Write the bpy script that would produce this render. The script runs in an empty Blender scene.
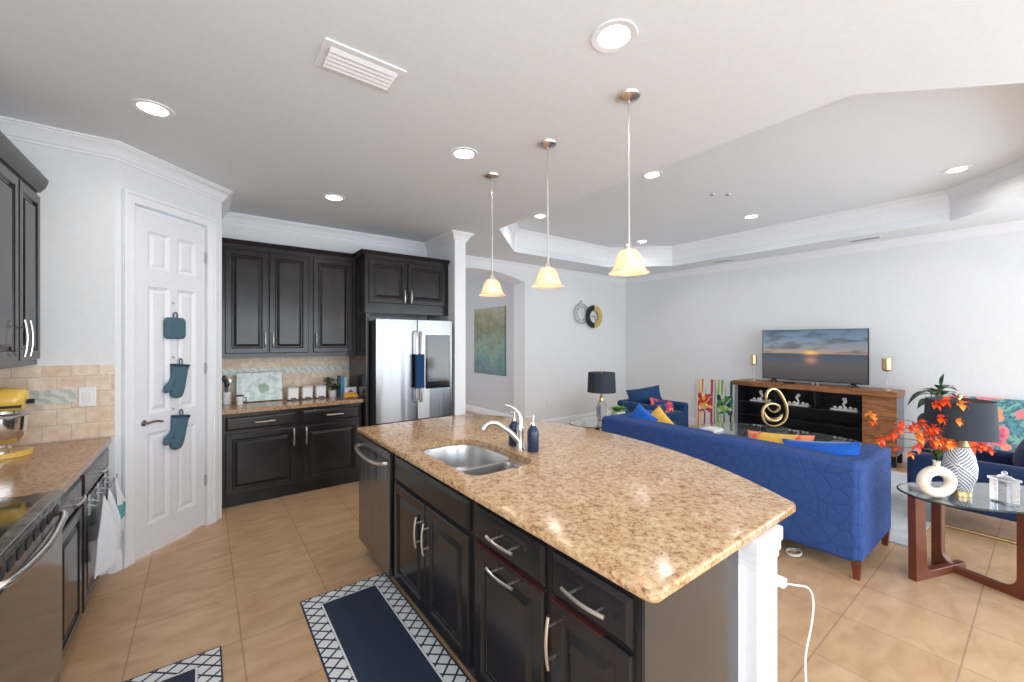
import bpy, bmesh, math, random
from mathutils import Vector, Matrix
from mathutils.geometry import tessellate_polygon
PI = math.pi
SC = bpy.context.scene
COL = SC.collection
random.seed(7)

# ------------------------------------------------------------------ camera, world, light, exposure
cam = bpy.data.cameras.new('camera')
cam.sensor_width = 36; cam.lens = 407.8 / 1024 * 36; cam.clip_start = .02; cam.clip_end = 100
co = bpy.data.objects.new('camera', cam); COL.objects.link(co)
co.location = (0, 0, 1.55); co.rotation_euler = (PI / 2, 0, -math.radians(37.06))
SC.camera = co
w = bpy.data.worlds.new('sky'); SC.world = w; w.use_nodes = True
bg = w.node_tree.nodes['Background']; bg.inputs[0].default_value = (.80, .90, 1, 1); bg.inputs[1].default_value = 1.6
SC.view_settings.view_transform = 'Standard'; SC.view_settings.look = 'None'
SC.view_settings.gamma = 1; SC.view_settings.use_curve_mapping = False
SC.view_settings.exposure = 0.33
SC.cycles.max_bounces = 10; SC.cycles.diffuse_bounces = 6; SC.cycles.glossy_bounces = 5
SC.cycles.transmission_bounces = 8; SC.cycles.transparent_max_bounces = 12
SC.cycles.sample_clamp_indirect = 6; SC.cycles.caustics_reflective = False; SC.cycles.caustics_refractive = False
SC.cycles.use_denoising = True

def area(name, loc, rot, sx, sy, power, col, shape='RECTANGLE', spread=PI):
    l = bpy.data.lights.new(name, 'AREA'); l.shape = shape; l.size = sx; l.size_y = sy
    l.energy = power; l.color = col; l.spread = spread
    o = bpy.data.objects.new(name, l); COL.objects.link(o); o.location = loc; o.rotation_euler = rot
    return o
# daylight entering by the tall windows of the room's rear, left and right walls
area('window_daylight', (1.3, -3.42, 1.3), (PI / 2, 0, 0), 3.4, 2.3, 88, (.86, .94, 1))
area('window_daylight', (5.2, -3.42, 1.3), (PI / 2, 0, 0), 3.2, 2.3, 88, (.86, .94, 1))
area('window_daylight', (-1.08, -.9, 1.65), (PI / 2, 0, -PI / 2), 2.4, 1.3, 40, (.88, .95, 1))
area('window_daylight', (7.12, -1.9, 1.3), (PI / 2, 0, PI / 2), 2.4, 2.2, 48, (.90, .95, 1))
area('hall_fill', (1.5, 7.3, 1.5), (PI / 2, 0, -PI / 2), 1.4, 1.6, 26, (.93, .96, 1))  # added fill lamp brightening the hall; no window opens here

# ------------------------------------------------------------------ materials
def new_mat(name):
    m = bpy.data.materials.new(name); m.use_nodes = True
    nt = m.node_tree; b = nt.nodes['Principled BSDF']
    return m, nt, b
def nd(nt, t, **k):
    n = nt.nodes.new(t)
    for a, v in k.items(): setattr(n, a, v)
    return n
def ramp(nt, stops, interp='LINEAR'):
    r = nt.nodes.new('ShaderNodeValToRGB'); e = r.color_ramp.elements; r.color_ramp.interpolation = interp
    while len(e) > 1: e.remove(e[-1])
    e[0].position = stops[0][0]; e[0].color = (*stops[0][1], 1)
    for p, c in stops[1:]:
        x = e.new(p); x.color = (*c, 1)
    return r
def srgb(r, g, b):
    f = lambda v: ((v / 255 + .055) / 1.055) ** 2.4 if v > 10 else v / 255 / 12.92
    return (f(r), f(g), f(b))
def mat(name, col, rough=.5, metal=0, noise=0, nscale=30, bump=0, bscale=60, trans=0, ior=1.45, emit=0, ecol=None, coat=0, sheen=0, spec=None):
    m, nt, b = new_mat(name)
    b.inputs['Base Color'].default_value = (*col, 1); b.inputs['Roughness'].default_value = rough
    b.inputs['Metallic'].default_value = metal; b.inputs['IOR'].default_value = ior
    if trans: b.inputs['Transmission Weight'].default_value = trans
    if coat: b.inputs['Coat Weight'].default_value = coat; b.inputs['Coat Roughness'].default_value = .1
    if sheen: b.inputs['Sheen Weight'].default_value = sheen; b.inputs['Sheen Roughness'].default_value = .4
    if spec is not None: b.inputs['Specular IOR Level'].default_value = spec
    if emit:
        b.inputs['Emission Color'].default_value = (*(ecol or col), 1); b.inputs['Emission Strength'].default_value = emit
    tc = nd(nt, 'ShaderNodeTexCoord')
    n = nd(nt, 'ShaderNodeTexNoise'); n.inputs['Scale'].default_value = nscale; n.inputs['Detail'].default_value = 4
    nt.links.new(tc.outputs['Object'], n.inputs['Vector'])
    a = noise or .02
    r = ramp(nt, [(.3, tuple(c * (1 - a) for c in col)), (.7, tuple(min(1, c * (1 + a)) for c in col))])
    nt.links.new(n.outputs[0], r.inputs[0]); nt.links.new(r.outputs[0], b.inputs['Base Color'])
    if bump:
        n2 = nd(nt, 'ShaderNodeTexNoise'); n2.inputs['Scale'].default_value = bscale
        nt.links.new(tc.outputs['Object'], n2.inputs['Vector'])
        bu = nd(nt, 'ShaderNodeBump'); bu.inputs['Strength'].default_value = bump; bu.inputs['Distance'].default_value = .01
        nt.links.new(n2.outputs[0], bu.inputs['Height']); nt.links.new(bu.outputs[0], b.inputs['Normal'])
    return m
def math_(nt, op, a, b=None, c=None):
    n = nd(nt, 'ShaderNodeMath', operation=op)
    for i, v in enumerate((a, b, c)):
        if v is None: continue
        if isinstance(v, (int, float)): n.inputs[i].default_value = v
        else: nt.links.new(v, n.inputs[i])
    return n.outputs[0]
def mixc(nt, f, a, b):
    n = nd(nt, 'ShaderNodeMix', data_type='RGBA')
    for s, v in ((0, f), (6, a), (7, b)):
        if isinstance(v, tuple): n.inputs[s].default_value = (*v, 1)
        elif isinstance(v, (int, float)): n.inputs[s].default_value = v
        else: nt.links.new(v, n.inputs[s])
    return n.outputs[2]

M = {}
M['wall'] = mat('wall_paint', srgb(228, 230, 232), .75, bump=.015, bscale=250)
M['ceil'] = mat('ceiling_paint', srgb(228, 233, 238), .85, bump=.015, bscale=200)
M['trim'] = mat('white_trim_paint', srgb(236, 238, 242), .4)
M['doorw'] = mat('white_door_paint', srgb(230, 231, 236), .38)
M['cab'] = mat('espresso_cabinet', (.018, .016, .017), .18, noise=.25, nscale=6, coat=.05, spec=.4)
M['cabin'] = mat('dark_cabinet_gap', (.012, .010, .010), .5)
M['wornhighlight'] = mat('worn_red_highlight', (.09, .02, .014), .4)  # red highlight along worn door tops, put into a colour
M['nickel'] = mat('brushed_nickel', (.74, .71, .68), .28, 1)
M['steel_dull'] = mat('satin_steel', (.55, .56, .57), .35, 1)
M['steel_sink'] = mat('sink_steel', (.56, .56, .56), .3, 1)
M['chrome'] = mat('chrome', (.85, .85, .86), .12, 1)
M['gold'] = mat('gold_metal', (.66, .48, .24), .3, 1)
M['black'] = mat('black_plastic', (.012, .012, .013), .35)
M['blackglass'] = mat('black_glass', (.008, .008, .009), .05, coat=.5)
M['ovenglass'] = mat('oven_window_glass', (.05, .045, .042), .12, coat=.6)
M['darkside'] = mat('fridge_side_grey', (.05, .052, .056), .45)
M['white'] = mat('white_ceramic', (.82, .82, .80), .25)
M['whitecloth'] = mat('white_terry', (.80, .81, .84), .95, bump=.4, bscale=300)
M['cream'] = mat('cream_ceramic', srgb(232, 222, 204), .35)
M['bronze'] = mat('antique_nickel', (.30, .26, .22), .3, 1)
M['edgedark'] = mat('dark_glass_edge', (.02, .035, .03), .15)
M['yellow'] = mat('yellow_enamel', srgb(233, 190, 88), .2, coat=.5)
M['teal'] = mat('teal_quilted_cotton', srgb(78, 106, 122), .9, bump=.5, bscale=140)
M['bluecloth'] = mat('blue_terry', srgb(22, 62, 104), .95, bump=.4, bscale=250)
M['walnut_leg'] = mat('walnut_leg_wood', srgb(106, 56, 36), .35, noise=.25, nscale=9)
M['shade_grey'] = mat('charcoal_lamp_shade', srgb(46, 54, 64), .8)
M['greenleaf'] = mat('dark_green_leaf', (.035, .11, .035), .4, noise=.4, nscale=12)
M['lightleaf'] = mat('light_green_leaf', srgb(110, 160, 60), .5, noise=.2)
M['darkleaf'] = mat('dusky_leaf', (.03, .04, .045), .4, noise=.3)
M['stem'] = mat('twig_brown', (.10, .05, .03), .6)
M['orange'] = mat('orange_petal', srgb(238, 84, 32), .5, noise=.25, nscale=25)
M['yelpet'] = mat('pale_orange_petal', srgb(250, 160, 70), .5)
M['velvet'] = mat('navy_velvet', srgb(8, 38, 82), .75, noise=.2, nscale=5, sheen=.12)
M['velvet2'] = mat('petrol_velvet', srgb(8, 58, 100), .75, noise=.2, nscale=5, sheen=.12)
M['brightblue'] = mat('bright_blue_velvet', srgb(8, 92, 190), .75, noise=.2, nscale=8, sheen=.4)
M['orangecush'] = mat('orange_velvet', srgb(226, 84, 34), .8, sheen=.3)
M['navyglass'] = mat('navy_bottle', srgb(30, 48, 80), .3, coat=.3)
M['glass'] = mat('clear_glass', (.95, .97, .97), .03, trans=1, ior=1.45)
M['frost'] = mat('crystal_glass', (.93, .95, .98), .12, trans=.75, ior=1.4)
M['edgegreen'] = mat('glass_table_top', (.80, .90, .88), .02, trans=.92, ior=1.5)
M['plasticclear'] = mat('clear_plastic', (.90, .90, .93), .15, trans=.45, ior=1.2)
M['bulb'] = mat('lamp_lens', (1, .93, .82), .5, emit=3.5, ecol=(1, .92, .80))
M['banana'] = mat('banana_skin', srgb(222, 160, 60), .5, noise=.2)
M['pinkbook'] = mat('coral_book', srgb(226, 140, 116), .6)
M['paper'] = mat('white_paper', (.80, .81, .82), .7)
M['bluebook'] = mat('blue_book', srgb(90, 140, 175), .6)
M['cyanbook'] = mat('pale_blue_book', srgb(170, 205, 215), .6)
M['switch'] = mat('white_switch_plastic', (.82, .83, .85), .35)
M['slotgrey'] = mat('vent_shadow_grey', (.30, .30, .31), .7)

# alabaster pendant shade: glows from the bulb inside
m, nt, b = new_mat('alabaster_glass'); M['alabaster'] = m
tc = nd(nt, 'ShaderNodeTexCoord'); n = nd(nt, 'ShaderNodeTexNoise'); n.inputs['Scale'].default_value = 9; n.inputs['Detail'].default_value = 5; n.inputs['Distortion'].default_value = 1.5
nt.links.new(tc.outputs['Object'], n.inputs[0])
r = ramp(nt, [(.35, srgb(250, 214, 184)), (.65, srgb(250, 236, 222))]); nt.links.new(n.outputs[0], r.inputs[0]); nt.links.new(r.outputs[0], b.inputs['Base Color'])
b.inputs['Roughness'].default_value = .3
tl = nd(nt, 'ShaderNodeBsdfTranslucent'); nt.links.new(r.outputs[0], tl.inputs[0])
ms = nd(nt, 'ShaderNodeMixShader'); ms.inputs[0].default_value = .55
nt.links.new(b.outputs[0], ms.inputs[1]); nt.links.new(tl.outputs[0], ms.inputs[2])
nt.links.new(ms.outputs[0], nt.nodes['Material Output'].inputs[0])

# granite
def granite(name, base, tan, dark, light):
    m, nt, b = new_mat(name)
    tc = nd(nt, 'ShaderNodeTexCoord')
    mp = nd(nt, 'ShaderNodeMapping'); mp.inputs['Scale'].default_value = (1.08, .95, 1); mp.inputs['Rotation'].default_value = (0, 0, .5)
    nt.links.new(tc.outputs['Object'], mp.inputs[0])
    n1 = nd(nt, 'ShaderNodeTexNoise'); n1.inputs['Scale'].default_value = 50; n1.inputs['Detail'].default_value = 5; n1.inputs['Roughness'].default_value = .7
    n2 = nd(nt, 'ShaderNodeTexNoise'); n2.inputs['Scale'].default_value = 9; n2.inputs['Detail'].default_value = 3
    v = nd(nt, 'ShaderNodeTexVoronoi'); v.inputs['Scale'].default_value = 95
    n3 = nd(nt, 'ShaderNodeTexNoise'); n3.inputs['Scale'].default_value = 75; n3.inputs['Detail'].default_value = 3
    for x in (n1, n2, v, n3): nt.links.new(mp.outputs[0], x.inputs['Vector'])
    r1 = ramp(nt, [(.35, dark), (.42, tan), (.51, base), (.62, light)]); nt.links.new(n1.outputs[0], r1.inputs[0])
    r2 = ramp(nt, [(.35, tan), (.65, light)]); nt.links.new(n2.outputs[0], r2.inputs[0])
    c = mixc(nt, .25, r1.outputs[0], r2.outputs[0])
    r3 = ramp(nt, [(.30, (1, 1, 1)), (.36, (0, 0, 0))]); nt.links.new(n3.outputs[0], r3.inputs[0])
    c = mixc(nt, math_(nt, 'MULTIPLY', r3.outputs[0], .75), c, dark)
    nt.links.new(c, b.inputs['Base Color']); b.inputs['Roughness'].default_value = .15; b.inputs['Specular IOR Level'].default_value = .45
    return m
M['granite'] = granite('speckled_granite', srgb(200, 164, 124), srgb(174, 128, 86), srgb(72, 52, 42), srgb(216, 190, 154))
M['granite_b'] = granite('reflection_brown_granite', srgb(170, 130, 96), srgb(146, 104, 72), srgb(66, 46, 36), srgb(196, 164, 130))  # browner copy of the granite: reflected brown painted into the stone colour

# floor tile
m, nt, b = new_mat('beige_floor_tile'); M['tile'] = m
tc = nd(nt, 'ShaderNodeTexCoord'); S = .4534
mp = nd(nt, 'ShaderNodeMapping'); mp.inputs['Location'].default_value = (-.155, -.262, 0); nt.links.new(tc.outputs['Object'], mp.inputs[0])
br = nd(nt, 'ShaderNodeTexBrick', offset=0, squash=1); br.inputs['Scale'].default_value = 1
br.inputs['Brick Width'].default_value = S; br.inputs['Row Height'].default_value = S; br.inputs['Mortar Size'].default_value = .0040; br.inputs['Mortar Smooth'].default_value = .2
br.inputs['Color1'].default_value = (*srgb(204, 169, 132), 1); br.inputs['Color2'].default_value = (*srgb(211, 176, 140), 1); br.inputs['Mortar'].default_value = (*srgb(178, 147, 116), 1)
nt.links.new(mp.outputs[0], br.inputs[0])
n1 = nd(nt, 'ShaderNodeTexNoise'); n1.inputs['Scale'].default_value = 5; n1.inputs['Detail'].default_value = 6; n1.inputs['Distortion'].default_value = .6
mp2 = nd(nt, 'ShaderNodeMapping'); mp2.inputs['Scale'].default_value = (1, 2.2, 1); nt.links.new(tc.outputs['Object'], mp2.inputs[0]); nt.links.new(mp2.outputs[0], n1.inputs[0])
r1 = ramp(nt, [(.3, srgb(224, 212, 198)), (.7, (1, 1, 1))]); nt.links.new(n1.outputs[0], r1.inputs[0])
mx = nd(nt, 'ShaderNodeMix', data_type='RGBA', blend_type='MULTIPLY'); mx.inputs[0].default_value = .8
nt.links.new(br.outputs[0], mx.inputs[6]); nt.links.new(r1.outputs[0], mx.inputs[7]); nt.links.new(mx.outputs[2], b.inputs['Base Color'])
b.inputs['Roughness'].default_value = .33; b.inputs['Specular IOR Level'].default_value = .45
bu = nd(nt, 'ShaderNodeBump', invert=True); bu.inputs['Strength'].default_value = .25; bu.inputs['Distance'].default_value = .003; nt.links.new(br.outputs['Fac'], bu.inputs['Height']); nt.links.new(bu.outputs[0], b.inputs['Normal'])

# travertine backsplash (tiles lie in the x-z plane of a wall facing the room)
m, nt, b = new_mat('travertine_backsplash'); M['splash'] = m
tc = nd(nt, 'ShaderNodeTexCoord'); sp = nd(nt, 'ShaderNodeSeparateXYZ'); nt.links.new(tc.outputs['Object'], sp.inputs[0])
cb = nd(nt, 'ShaderNodeCombineXYZ'); nt.links.new(math_(nt, 'ADD', sp.outputs[0], sp.outputs[1]), cb.inputs[0]); nt.links.new(sp.outputs[2], cb.inputs[1])
br = nd(nt, 'ShaderNodeTexBrick', offset=.5); br.inputs['Scale'].default_value = 1
br.inputs['Brick Width'].default_value = .125; br.inputs['Row Height'].default_value = .102; br.inputs['Mortar Size'].default_value = .0025
br.inputs['Color1'].default_value = (*srgb(240, 226, 208), 1); br.inputs['Color2'].default_value = (*srgb(230, 206, 184), 1); br.inputs['Mortar'].default_value = (*srgb(206, 194, 180), 1)
nt.links.new(cb.outputs[0], br.inputs[0])
n1 = nd(nt, 'ShaderNodeTexNoise'); n1.inputs['Scale'].default_value = 22; n1.inputs['Detail'].default_value = 6; nt.links.new(tc.outputs['Object'], n1.inputs[0])
r1 = ramp(nt, [(.3, srgb(232, 222, 210)), (.7, (1, 1, 1))]); nt.links.new(n1.outputs[0], r1.inputs[0])
mx = nd(nt, 'ShaderNodeMix', data_type='RGBA', blend_type='MULTIPLY'); mx.inputs[0].default_value = 1
nt.links.new(br.outputs[0], mx.inputs[6]); nt.links.new(r1.outputs[0], mx.inputs[7]); nt.links.new(mx.outputs[2], b.inputs['Base Color']); b.inputs['Roughness'].default_value = .45
# accent band
m, nt, b = new_mat('green_listello_band'); M['band'] = m
tc = nd(nt, 'ShaderNodeTexCoord'); wv = nd(nt, 'ShaderNodeTexWave', wave_type='BANDS', bands_direction='DIAGONAL'); wv.inputs['Scale'].default_value = 9; wv.inputs['Distortion'].default_value = 6; wv.inputs['Detail Scale'].default_value = 2
nt.links.new(tc.outputs['Object'], wv.inputs[0]); r1 = ramp(nt, [(.35, srgb(186, 194, 184)), (.6, srgb(214, 216, 206))]); nt.links.new(wv.outputs[0], r1.inputs[0]); nt.links.new(r1.outputs[0], b.inputs['Base Color']); b.inputs['Roughness'].default_value = .3

# stainless with soft vertical brushing
m, nt, b = new_mat('stainless_steel'); M['steel'] = m
tc = nd(nt, 'ShaderNodeTexCoord'); mp = nd(nt, 'ShaderNodeMapping'); mp.inputs['Scale'].default_value = (2.2, 2.2, .05); nt.links.new(tc.outputs['Object'], mp.inputs[0])
n1 = nd(nt, 'ShaderNodeTexNoise'); n1.inputs['Scale'].default_value = 3; nt.links.new(mp.outputs[0], n1.inputs[0])
b.inputs['Base Color'].default_value = (.29, .295, .305, 1); b.inputs['Metallic'].default_value = 1; b.inputs['Roughness'].default_value = .27
bu = nd(nt, 'ShaderNodeBump'); bu.inputs['Strength'].default_value = .22; bu.inputs['Distance'].default_value = .05; nt.links.new(n1.outputs[0], bu.inputs['Height']); nt.links.new(bu.outputs[0], b.inputs['Normal'])

# console wood
def wood(name, a, c, axis=(1, .12, 1), sc=9):
    m, nt, b = new_mat(name)
    tc = nd(nt, 'ShaderNodeTexCoord'); mp = nd(nt, 'ShaderNodeMapping'); mp.inputs['Scale'].default_value = axis; nt.links.new(tc.outputs['Object'], mp.inputs[0])
    n1 = nd(nt, 'ShaderNodeTexNoise'); n1.inputs['Scale'].default_value = sc; n1.inputs['Detail'].default_value = 6; n1.inputs['Distortion'].default_value = 1.2; nt.links.new(mp.outputs[0], n1.inputs[0])
    r = ramp(nt, [(.32, a), (.68, c)]); nt.links.new(n1.outputs[0], r.inputs[0]); nt.links.new(r.outputs[0], b.inputs['Base Color']); b.inputs['Roughness'].default_value = .4
    return m
M['wood'] = wood('rustic_console_wood', srgb(104, 62, 36), srgb(172, 116, 72), (1, .25, 1.6), 12)
M['grey_side'] = mat('grey_console_side', srgb(120, 122, 128), .5)

# sofa cover, embossed geometric lines
def quilt(name, col, sc=7, st=.5):
    m, nt, b = new_mat(name)
    tc = nd(nt, 'ShaderNodeTexCoord'); v = nd(nt, 'ShaderNodeTexVoronoi', feature='DISTANCE_TO_EDGE'); v.inputs['Scale'].default_value = sc; nt.links.new(tc.outputs['Object'], v.inputs['Vector'])
    r = ramp(nt, [(.0, tuple(c * .72 for c in col)), (.07, col)]); nt.links.new(v.outputs[0], r.inputs[0])
    n1 = nd(nt, 'ShaderNodeTexNoise'); n1.inputs['Scale'].default_value = 140; nt.links.new(tc.outputs['Object'], n1.inputs[0])
    c = mixc(nt, math_(nt, 'MULTIPLY', n1.outputs[0], .45), r.outputs[0], tuple(min(1, x * 1.6) for x in col))
    nt.links.new(c, b.inputs['Base Color']); b.inputs['Roughness'].default_value = .85
    bu = nd(nt, 'ShaderNodeBump'); bu.inputs['Strength'].default_value = st; bu.inputs['Distance'].default_value = .012; r2 = ramp(nt, [(0, (0, 0, 0)), (.1, (1, 1, 1))]); nt.links.new(v.outputs[0], r2.inputs[0]); nt.links.new(r2.outputs[0], bu.inputs['Height']); nt.links.new(bu.outputs[0], b.inputs['Normal'])
    return m
M['sofa'] = quilt('royal_blue_sofa_cover', srgb(38, 68, 128), 11, .22)

# kitchen mats: lattice border round a plain navy field (mesh centred on its own origin)
def rug_mat(name, hw, hl, bord=.092):
    m, nt, b = new_mat(name); tc = nd(nt, 'ShaderNodeTexCoord'); sp = nd(nt, 'ShaderNodeSeparateXYZ'); nt.links.new(tc.outputs['Object'], sp.inputs[0])
    x, y = sp.outputs[0], sp.outputs[1]
    ex = math_(nt, 'SUBTRACT', hw, math_(nt, 'ABSOLUTE', x)); ey = math_(nt, 'SUBTRACT', hl, math_(nt, 'ABSOLUTE', y)); e = math_(nt, 'MINIMUM', ex, ey)
    p = .088
    def lat(op):
        s = math_(nt, op, math_(nt, 'MULTIPLY', x, 1.0), math_(nt, 'MULTIPLY', y, 1.15))
        f = math_(nt, 'ABSOLUTE', math_(nt, 'SUBTRACT', math_(nt, 'FRACT', math_(nt, 'DIVIDE', s, p)), .5))
        return math_(nt, 'LESS_THAN', f, .085)
    l = math_(nt, 'MAXIMUM', lat('ADD'), lat('SUBTRACT')); l = math_(nt, 'MAXIMUM', l, math_(nt, 'LESS_THAN', e, .007))
    navy = srgb(28, 44, 66); white = srgb(222, 222, 224)
    c = mixc(nt, l, white, navy)
    c = mixc(nt, math_(nt, 'GREATER_THAN', e, bord), c, navy)
    c = mixc(nt, math_(nt, 'LESS_THAN', math_(nt, 'ABSOLUTE', math_(nt, 'SUBTRACT', e, bord + .006)), .0045), c, white)
    nt.links.new(c, b.inputs['Base Color']); b.inputs['Roughness'].default_value = .7
    return m

# art and screen materials; coordinates are metres from the canvas centre in its local x (width) and z (height)
def art(name, fn, emit=0, rough=.6):
    m, nt, b = new_mat(name); tc = nd(nt, 'ShaderNodeTexCoord'); sp = nd(nt, 'ShaderNodeSeparateXYZ'); nt.links.new(tc.outputs['Object'], sp.inputs[0])
    c = fn(nt, tc.outputs['Object'], sp.outputs[0], sp.outputs[2])
    b.inputs['Roughness'].default_value = rough
    if emit:
        b.inputs['Base Color'].default_value = (.01, .01, .01, 1); nt.links.new(c, b.inputs['Emission Color']); b.inputs['Emission Strength'].default_value = emit
    else: nt.links.new(c, b.inputs['Base Color'])
    return m
def noise(nt, vec, scale, detail=4, dist=0, sc=(1, 1, 1)):
    mp = nd(nt, 'ShaderNodeMapping'); mp.inputs['Scale'].default_value = sc; nt.links.new(vec, mp.inputs[0])
    n = nd(nt, 'ShaderNodeTexNoise'); n.inputs['Scale'].default_value = scale; n.inputs['Detail'].default_value = detail; n.inputs['Distortion'].default_value = dist; nt.links.new(mp.outputs[0], n.inputs[0]); return n.outputs[0]
def hall_art(nt, v, x, z):
    t = math_(nt, 'ADD', math_(nt, 'DIVIDE', z, 1.38), math_(nt, 'MULTIPLY', math_(nt, 'SUBTRACT', noise(nt, v, 3, 6), .5), .9)); t = math_(nt, 'ADD', t, .5)
    r = ramp(nt, [(.05, srgb(70, 116, 130)), (.28, srgb(106, 148, 146)), (.45, srgb(132, 156, 138)), (.62, srgb(118, 122, 92)), (.8, srgb(150, 142, 112)), (1, srgb(178, 176, 152))]); nt.links.new(t, r.inputs[0])
    f = noise(nt, v, 26, 6, 1); r2 = ramp(nt, [(.35, srgb(88, 112, 104)), (.65, srgb(190, 196, 180))]); nt.links.new(f, r2.inputs[0])
    return mixc(nt, .3, r.outputs[0], r2.outputs[0])
def sunset(nt, v, x, z):
    t = math_(nt, 'ADD', math_(nt, 'DIVIDE', z, .74), .5)
    sky = ramp(nt, [(0, srgb(70, 66, 68)), (.3, srgb(96, 92, 92)), (.44, srgb(84, 92, 104)), (.52, srgb(66, 84, 104)), (.535, srgb(186, 150, 118)), (.62, srgb(142, 142, 148)), (.8, srgb(118, 138, 158)), (1, srgb(92, 116, 142))]); nt.links.new(t, sky.inputs[0])
    cl = noise(nt, v, 3.2, 6, .6, (1, 1, 4)); cr = ramp(nt, [(.48, (0, 0, 0)), (.62, (1, 1, 1))]); nt.links.new(cl, cr.inputs[0])
    up = math_(nt, 'GREATER_THAN', t, .545)
    c = mixc(nt, math_(nt, 'MULTIPLY', math_(nt, 'MULTIPLY', cr.outputs[0], .65), up), sky.outputs[0], srgb(70, 72, 84))
    sw = noise(nt, v, 5, 6, .4, (1, 1, 9)); c = mixc(nt, math_(nt, 'MULTIPLY', math_(nt, 'MULTIPLY', sw, .45), math_(nt, 'SUBTRACT', 1, up)), c, srgb(34, 34, 40))
    dx = math_(nt, 'DIVIDE', x, .085); dz = math_(nt, 'DIVIDE', math_(nt, 'SUBTRACT', z, .035), .03)
    d2 = math_(nt, 'ADD', math_(nt, 'MULTIPLY', dx, dx), math_(nt, 'MULTIPLY', dz, dz)); g = math_(nt, 'POWER', 2.718, math_(nt, 'MULTIPLY', d2, -1))
    c = mixc(nt, math_(nt, 'MULTIPLY', g, .9), c, srgb(255, 196, 104))
    dz2 = math_(nt, 'DIVIDE', math_(nt, 'ADD', z, .07), .05); d3 = math_(nt, 'ADD', math_(nt, 'MULTIPLY', math_(nt, 'DIVIDE', x, .07), math_(nt, 'DIVIDE', x, .07)), math_(nt, 'MULTIPLY', dz2, dz2))
    return mixc(nt, math_(nt, 'MULTIPLY', math_(nt, 'POWER', 2.718, math_(nt, 'MULTIPLY', d3, -1)), .5), c, srgb(230, 160, 120))
def abstract(cols, seed):
    def fn(nt, v, x, z):
        bg = srgb(228, 228, 222)
        st = noise(nt, v, 13 + seed, 2, 0, (1, 1, .02)); r = ramp(nt, [(.30, cols[0]), (.38, cols[1]), (.43, bg), (.53, bg), (.62, cols[2]), (.7, cols[3])], 'CONSTANT'); nt.links.new(st, r.inputs[0])
        vo = nd(nt, 'ShaderNodeTexVoronoi'); vo.inputs['Scale'].default_value = 17; nt.links.new(v, vo.inputs['Vector'])
        sep = nd(nt, 'ShaderNodeSeparateColor'); nt.links.new(vo.outputs['Color'], sep.inputs[0])
        r2 = ramp(nt, [(0, cols[3]), (.25, cols[0]), (.45, cols[4]), (.65, cols[1]), (.85, cols[2])], 'CONSTANT'); nt.links.new(sep.outputs[0], r2.inputs[0])
        mid = math_(nt, 'LESS_THAN', math_(nt, 'ADD', math_(nt, 'ABSOLUTE', math_(nt, 'SUBTRACT', z, .02)), math_(nt, 'MULTIPLY', noise(nt, v, 14), .08)), .20)
        cx = math_(nt, 'LESS_THAN', math_(nt, 'ABSOLUTE', x), .135)
        c = mixc(nt, math_(nt, 'MULTIPLY', mid, cx), r.outputs[0], r2.outputs[0])
        return mixc(nt, cx, bg, c)
    return fn
def floral(nt, v, x, z):
    vo = nd(nt, 'ShaderNodeTexVoronoi'); vo.inputs['Scale'].default_value = 7.5; vo.inputs['Randomness'].default_value = .8; nt.links.new(v, vo.inputs['Vector'])
    d = math_(nt, 'ADD', vo.outputs['Distance'], math_(nt, 'MULTIPLY', noise(nt, v, 22), .18))
    ring = ramp(nt, [(0, srgb(250, 220, 120)), (.14, srgb(190, 40, 80)), (.24, srgb(232, 90, 130)), (.36, srgb(246, 168, 160))], 'CONSTANT'); nt.links.new(d, ring.inputs[0])
    sep = nd(nt, 'ShaderNodeSeparateColor'); nt.links.new(vo.outputs['Color'], sep.inputs[0])
    tint = ramp(nt, [(0, srgb(214, 70, 120)), (.35, srgb(240, 150, 96)), (.7, srgb(226, 110, 150))], 'CONSTANT'); nt.links.new(sep.outputs[1], tint.inputs[0])
    fl = mixc(nt, .45, ring.outputs[0], tint.outputs[0])
    lf = ramp(nt, [(.42, srgb(96, 156, 170)), (.5, srgb(48, 100, 116)), (.58, srgb(132, 184, 178))]); nt.links.new(noise(nt, v, 8, 3, 2), lf.inputs[0])
    return mixc(nt, math_(nt, 'GREATER_THAN', d, .56), fl, lf.outputs[0])
def yellow_floral(nt, v, x, z):
    vo = nd(nt, 'ShaderNodeTexVoronoi'); vo.inputs['Scale'].default_value = 14; nt.links.new(v, vo.inputs['Vector'])
    e = math_(nt, 'GREATER_THAN', math_(nt, 'ADD', math_(nt, 'ABSOLUTE', x), math_(nt, 'MULTIPLY', noise(nt, v, 10), .12)), .19)
    r = ramp(nt, [(.25, srgb(226, 88, 70)), (.5, srgb(240, 150, 110))]); nt.links.new(vo.outputs[0], r.inputs[0])
    y = ramp(nt, [(.3, srgb(226, 170, 60)), (.7, srgb(240, 196, 96))]); nt.links.new(noise(nt, v, 20), y.inputs[0])
    return mixc(nt, e, y.outputs[0], r.outputs[0])
M['hallart'] = art('green_abstract_paint', hall_art)
M['sunset'] = art('sunset_picture', sunset, .8)
M['redart'] = art('red_abstract_paint', abstract([srgb(228, 60, 44), srgb(240, 190, 70), srgb(150, 60, 140), srgb(196, 40, 40), srgb(250, 220, 190)], 0))
M['greenart'] = art('green_blue_abstract_paint', abstract([srgb(60, 150, 80), srgb(160, 200, 90), srgb(30, 130, 140), srgb(24, 60, 96), srgb(220, 230, 220)], 1.3))
M['floral'] = art('floral_paint', floral)
M['yellowcush'] = art('yellow_floral_fabric', yellow_floral, rough=.85)
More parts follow.
